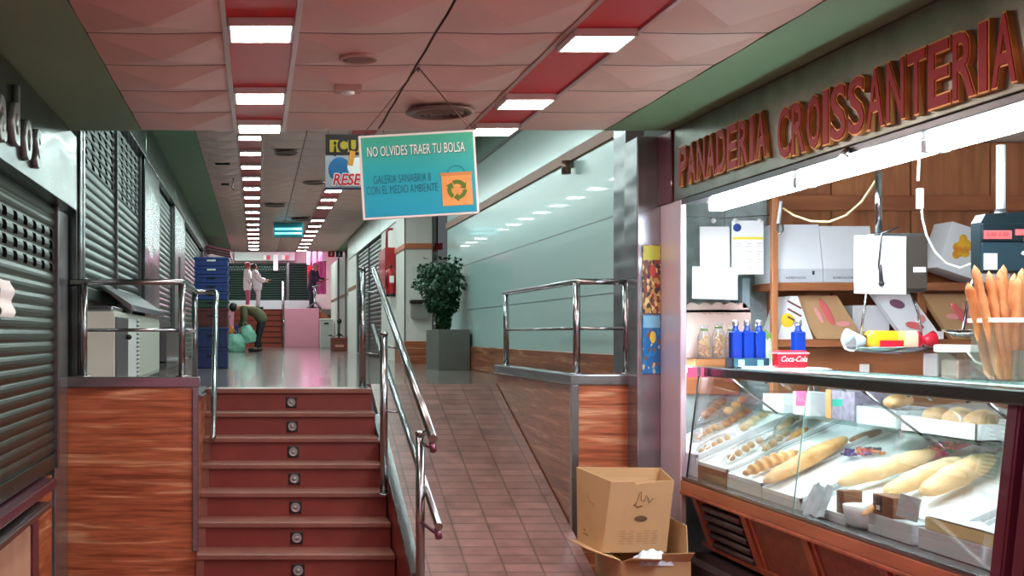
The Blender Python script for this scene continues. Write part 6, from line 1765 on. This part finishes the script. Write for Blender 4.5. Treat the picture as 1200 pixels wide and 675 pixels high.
# shopping bags around the shopper
def carrier(label, c, w, d, h, m, tilt=0.0, seed=1, handles=True):
    t = thing('carrier_bag', label, 'bag', c, 'carrier bags around the bending shopper')
    Mx = T(c) @ Ry(tilt)
    b = MB()
    def fn(u, v):
        a = 2 * PI * u
        e = (.82 + .35 * math.sin(PI * min(1, v * .9 + .12))) * (1 - .45 * max(0, v - .6))
        wob = 1 + .06 * math.sin(a * 4 + v * 9 + seed) + .04 * math.sin(a * 9 - v * 14)
        return Mx @ Vector((w / 2 * math.cos(a) * e * wob, d / 2 * math.sin(a) * e * wob, v * h))
    b.grid(fn, 24, 14, closed_u=True)
    b.bm.faces.new([v for v in b.bm.verts][:24][::-1])
    b.build('bag', m, t)
    if handles:
        for s in (-1, 1):
            b = MB(); b.tube([Mx @ Vector((-.06, s * .03, h * .97)), Mx @ Vector((-.03, s * .02, h * 1.18)), Mx @ Vector((.03, s * .02, h * 1.18)), Mx @ Vector((.06, s * .03, h * .97))], .008, n=6); b.build('handle', m, t)
    return t
tealbag = mat('sea_green_plastic', (120, 176, 156), .4, var=.15, scale=12); bluebag = mat('blue_plastic', (22, 66, 150), .4)
p = at(275, 414, 29.2); p.z = UF; carrier('sea green carrier bag standing on the floor in front of the bending person', p, .46, .3, .44, tealbag, 0, 2)
p = at(293, 402, 29.3); p.z = UF + .24; carrier('sea green carrier bag hanging from the bending person, above the floor', p + Vector((.0, -.05, -.02)), .32, .2, .44, tealbag, -.25, 5)
p = at(280, 402, 29.6); p.z = UF + .25; 
t = thing('shopping_cart', 'low dark cart carrying the blue bag beside the bending person', 'cart', (p.x - .05, 29.75, UF))
b = MB(); b.box(p.x - .26, p.x + .16, 29.62, 29.95, UF + .16, UF + .24, bev=.01); b.build('deck', M['black'], t)
for x in (-.2, .1):
    for y in (29.66, 29.9):
        b = MB(); b.cyl((p.x + x, y - .012, UF + .06), (p.x + x, y + .012, UF + .06), .06, n=16); b.cyl((p.x + x, y, UF + .06), (p.x + x, y, UF + .165), .012); b.build('wheel', M['black'], t)
b = MB(); b.tube([(p.x - .25, 29.78, UF + .2), (p.x - .26, 29.78, UF + .85), (p.x - .2, 29.78, UF + .9)], .014, n=8); b.build('handle', M['steel'], t)
carrier('bright blue bag on the low cart beside the bending person', (p.x + .03, 29.78, UF + .242), .34, .26, .42, bluebag, 0, 3)
b = MB(); b.ball((p.x - .20, 29.72, UF + .242 + .20), .15, 14, 10, sc=(.8, .8, 1.35), jit=.08); tag(b.build('yellow_bundle', mat('yellow_orange_cloth', (220, 150, 50), .6, scale=9, rgb2=(190, 60, 40))), 'yellow and red bundle on the low cart left of the blue bag', 'bundle')

# far right stall things in pink light
t = thing('trestle_stand', 'pale tubular trestle on the far landing in front of the plum dressed person', 'stand', (1.95, 41.5, 2.5))
for pts in ([(1.72, 41.45, 2.51), (2.0, 41.5, 2.72), (2.05, 41.5, 3.28)], [(2.22, 41.45, 2.51), (2.02, 41.5, 2.74)], [(1.99, 41.56, 2.72), (2.0, 41.56, 3.25)]):
    b = MB(); b.tube(pts, .028, n=8); b.build('leg', M['tube'], t)
b = MB(); b.tube([(1.93, 41.5, 3.26), (2.25, 41.5, 3.36)], .03, n=8); b.build('crossbar', M['tube'], t)
t = thing('hanging_apron', 'bright pink plastic sheet hanging at the far right of the landing', 'plastic sheet', (2.3, 42.4, 3.0))
b = MB(); b.grid(lambda u, v: (2.12 + .34 * u, 42.4 + .03 * math.sin(u * 14), 3.05 + 1.15 * v), 16, 6); b.grid(lambda u, v: (2.12 + .34 * u, 42.41 + .03 * math.sin(u * 14), 3.05 + 1.15 * v), 16, 6); b.build('sheet', mat('pink_plastic', (236, 110, 180), .4), t, fix=False)
b = MB(); b.tube([(2.10, 42.4, 4.21), (2.48, 42.4, 4.21)], .018, n=8); b.build('rail', M['tube'], t)
b = MB(); b.box(1.83, 1.99, 43.2, 43.3, 3.35, 4.1, bev=.02); tag(b.build('red_banner', M['packred']), 'tall narrow red panel behind the plum dressed person', 'panel')
for k in range(3):
    b = MB(); b.box(1.80 + k * .21, 1.93 + k * .21, 43.0, 43.05, 4.12, 4.62, bev=.01); tag(b.build('hanging_cloth', M['card_white']), '%s pale cloth hanging at the far right under the high ceiling' % ('left', 'middle', 'right')[k], 'cloth', 'pale cloths at the far right')

# lamps of the far landing
far = panel_proto('ceiling_light', 'small lit lamp in the ceiling of the far landing', (.95, 38.0, 4.995), M['ledup'], .6, .9)
dup(far, (-.6, 43.0, 4.995), 'lit lamp over the far landing, hidden above the header')
dup(far, (1.0, 43.0, 4.995), 'second lit lamp over the far landing, hidden above the header')
t = thing('stall_lamp', 'pink meat stall tube lamp at the far right of the landing', 'lamp', (2.0, 42.9, 4.7))
b = MB(); b.box(1.5, 2.6, 42.86, 42.94, 4.78, 4.84, bev=.006); b.build('housing', M['white'], t)
b = MB(); b.cyl((1.55, 42.9, 4.76), (2.55, 42.9, 4.76), .02, n=10); b.build('tube', emit('pink_tube', (255, 90, 190), 110), t)
# ================================================================ camera, world, view
cam = bpy.data.cameras.new('camera'); co = bpy.data.objects.new('camera', cam); COL.objects.link(co)
cam.sensor_width = 36.0; cam.lens = 36.0 * F / 1200.0
cam.shift_x = (600 - VX) / 1200.0; cam.shift_y = (VY - 337.5) / 1200.0
cam.clip_end = 200; cam.clip_start = 0.05
co.location = (0, 0, E); co.rotation_euler = (PI / 2, 0, 0)
SC.camera = co
w = bpy.data.worlds.new('world'); SC.world = w; w.use_nodes = True
w.node_tree.nodes['Background'].inputs[0].default_value = (0.8, 0.85, 0.9, 1)
w.node_tree.nodes['Background'].inputs[1].default_value = 0.05
vs = SC.view_settings
vs.view_transform = 'Standard'; vs.look = 'None'; vs.gamma = 1.0; vs.exposure = EXPOSURE
vs.use_curve_mapping = False
try:
    SC.cycles.use_denoising = True
    SC.cycles.max_bounces = 10
    SC.cycles.transparent_max_bounces = 24
    SC.cycles.sample_clamp_indirect = 6.0
except Exception: pass
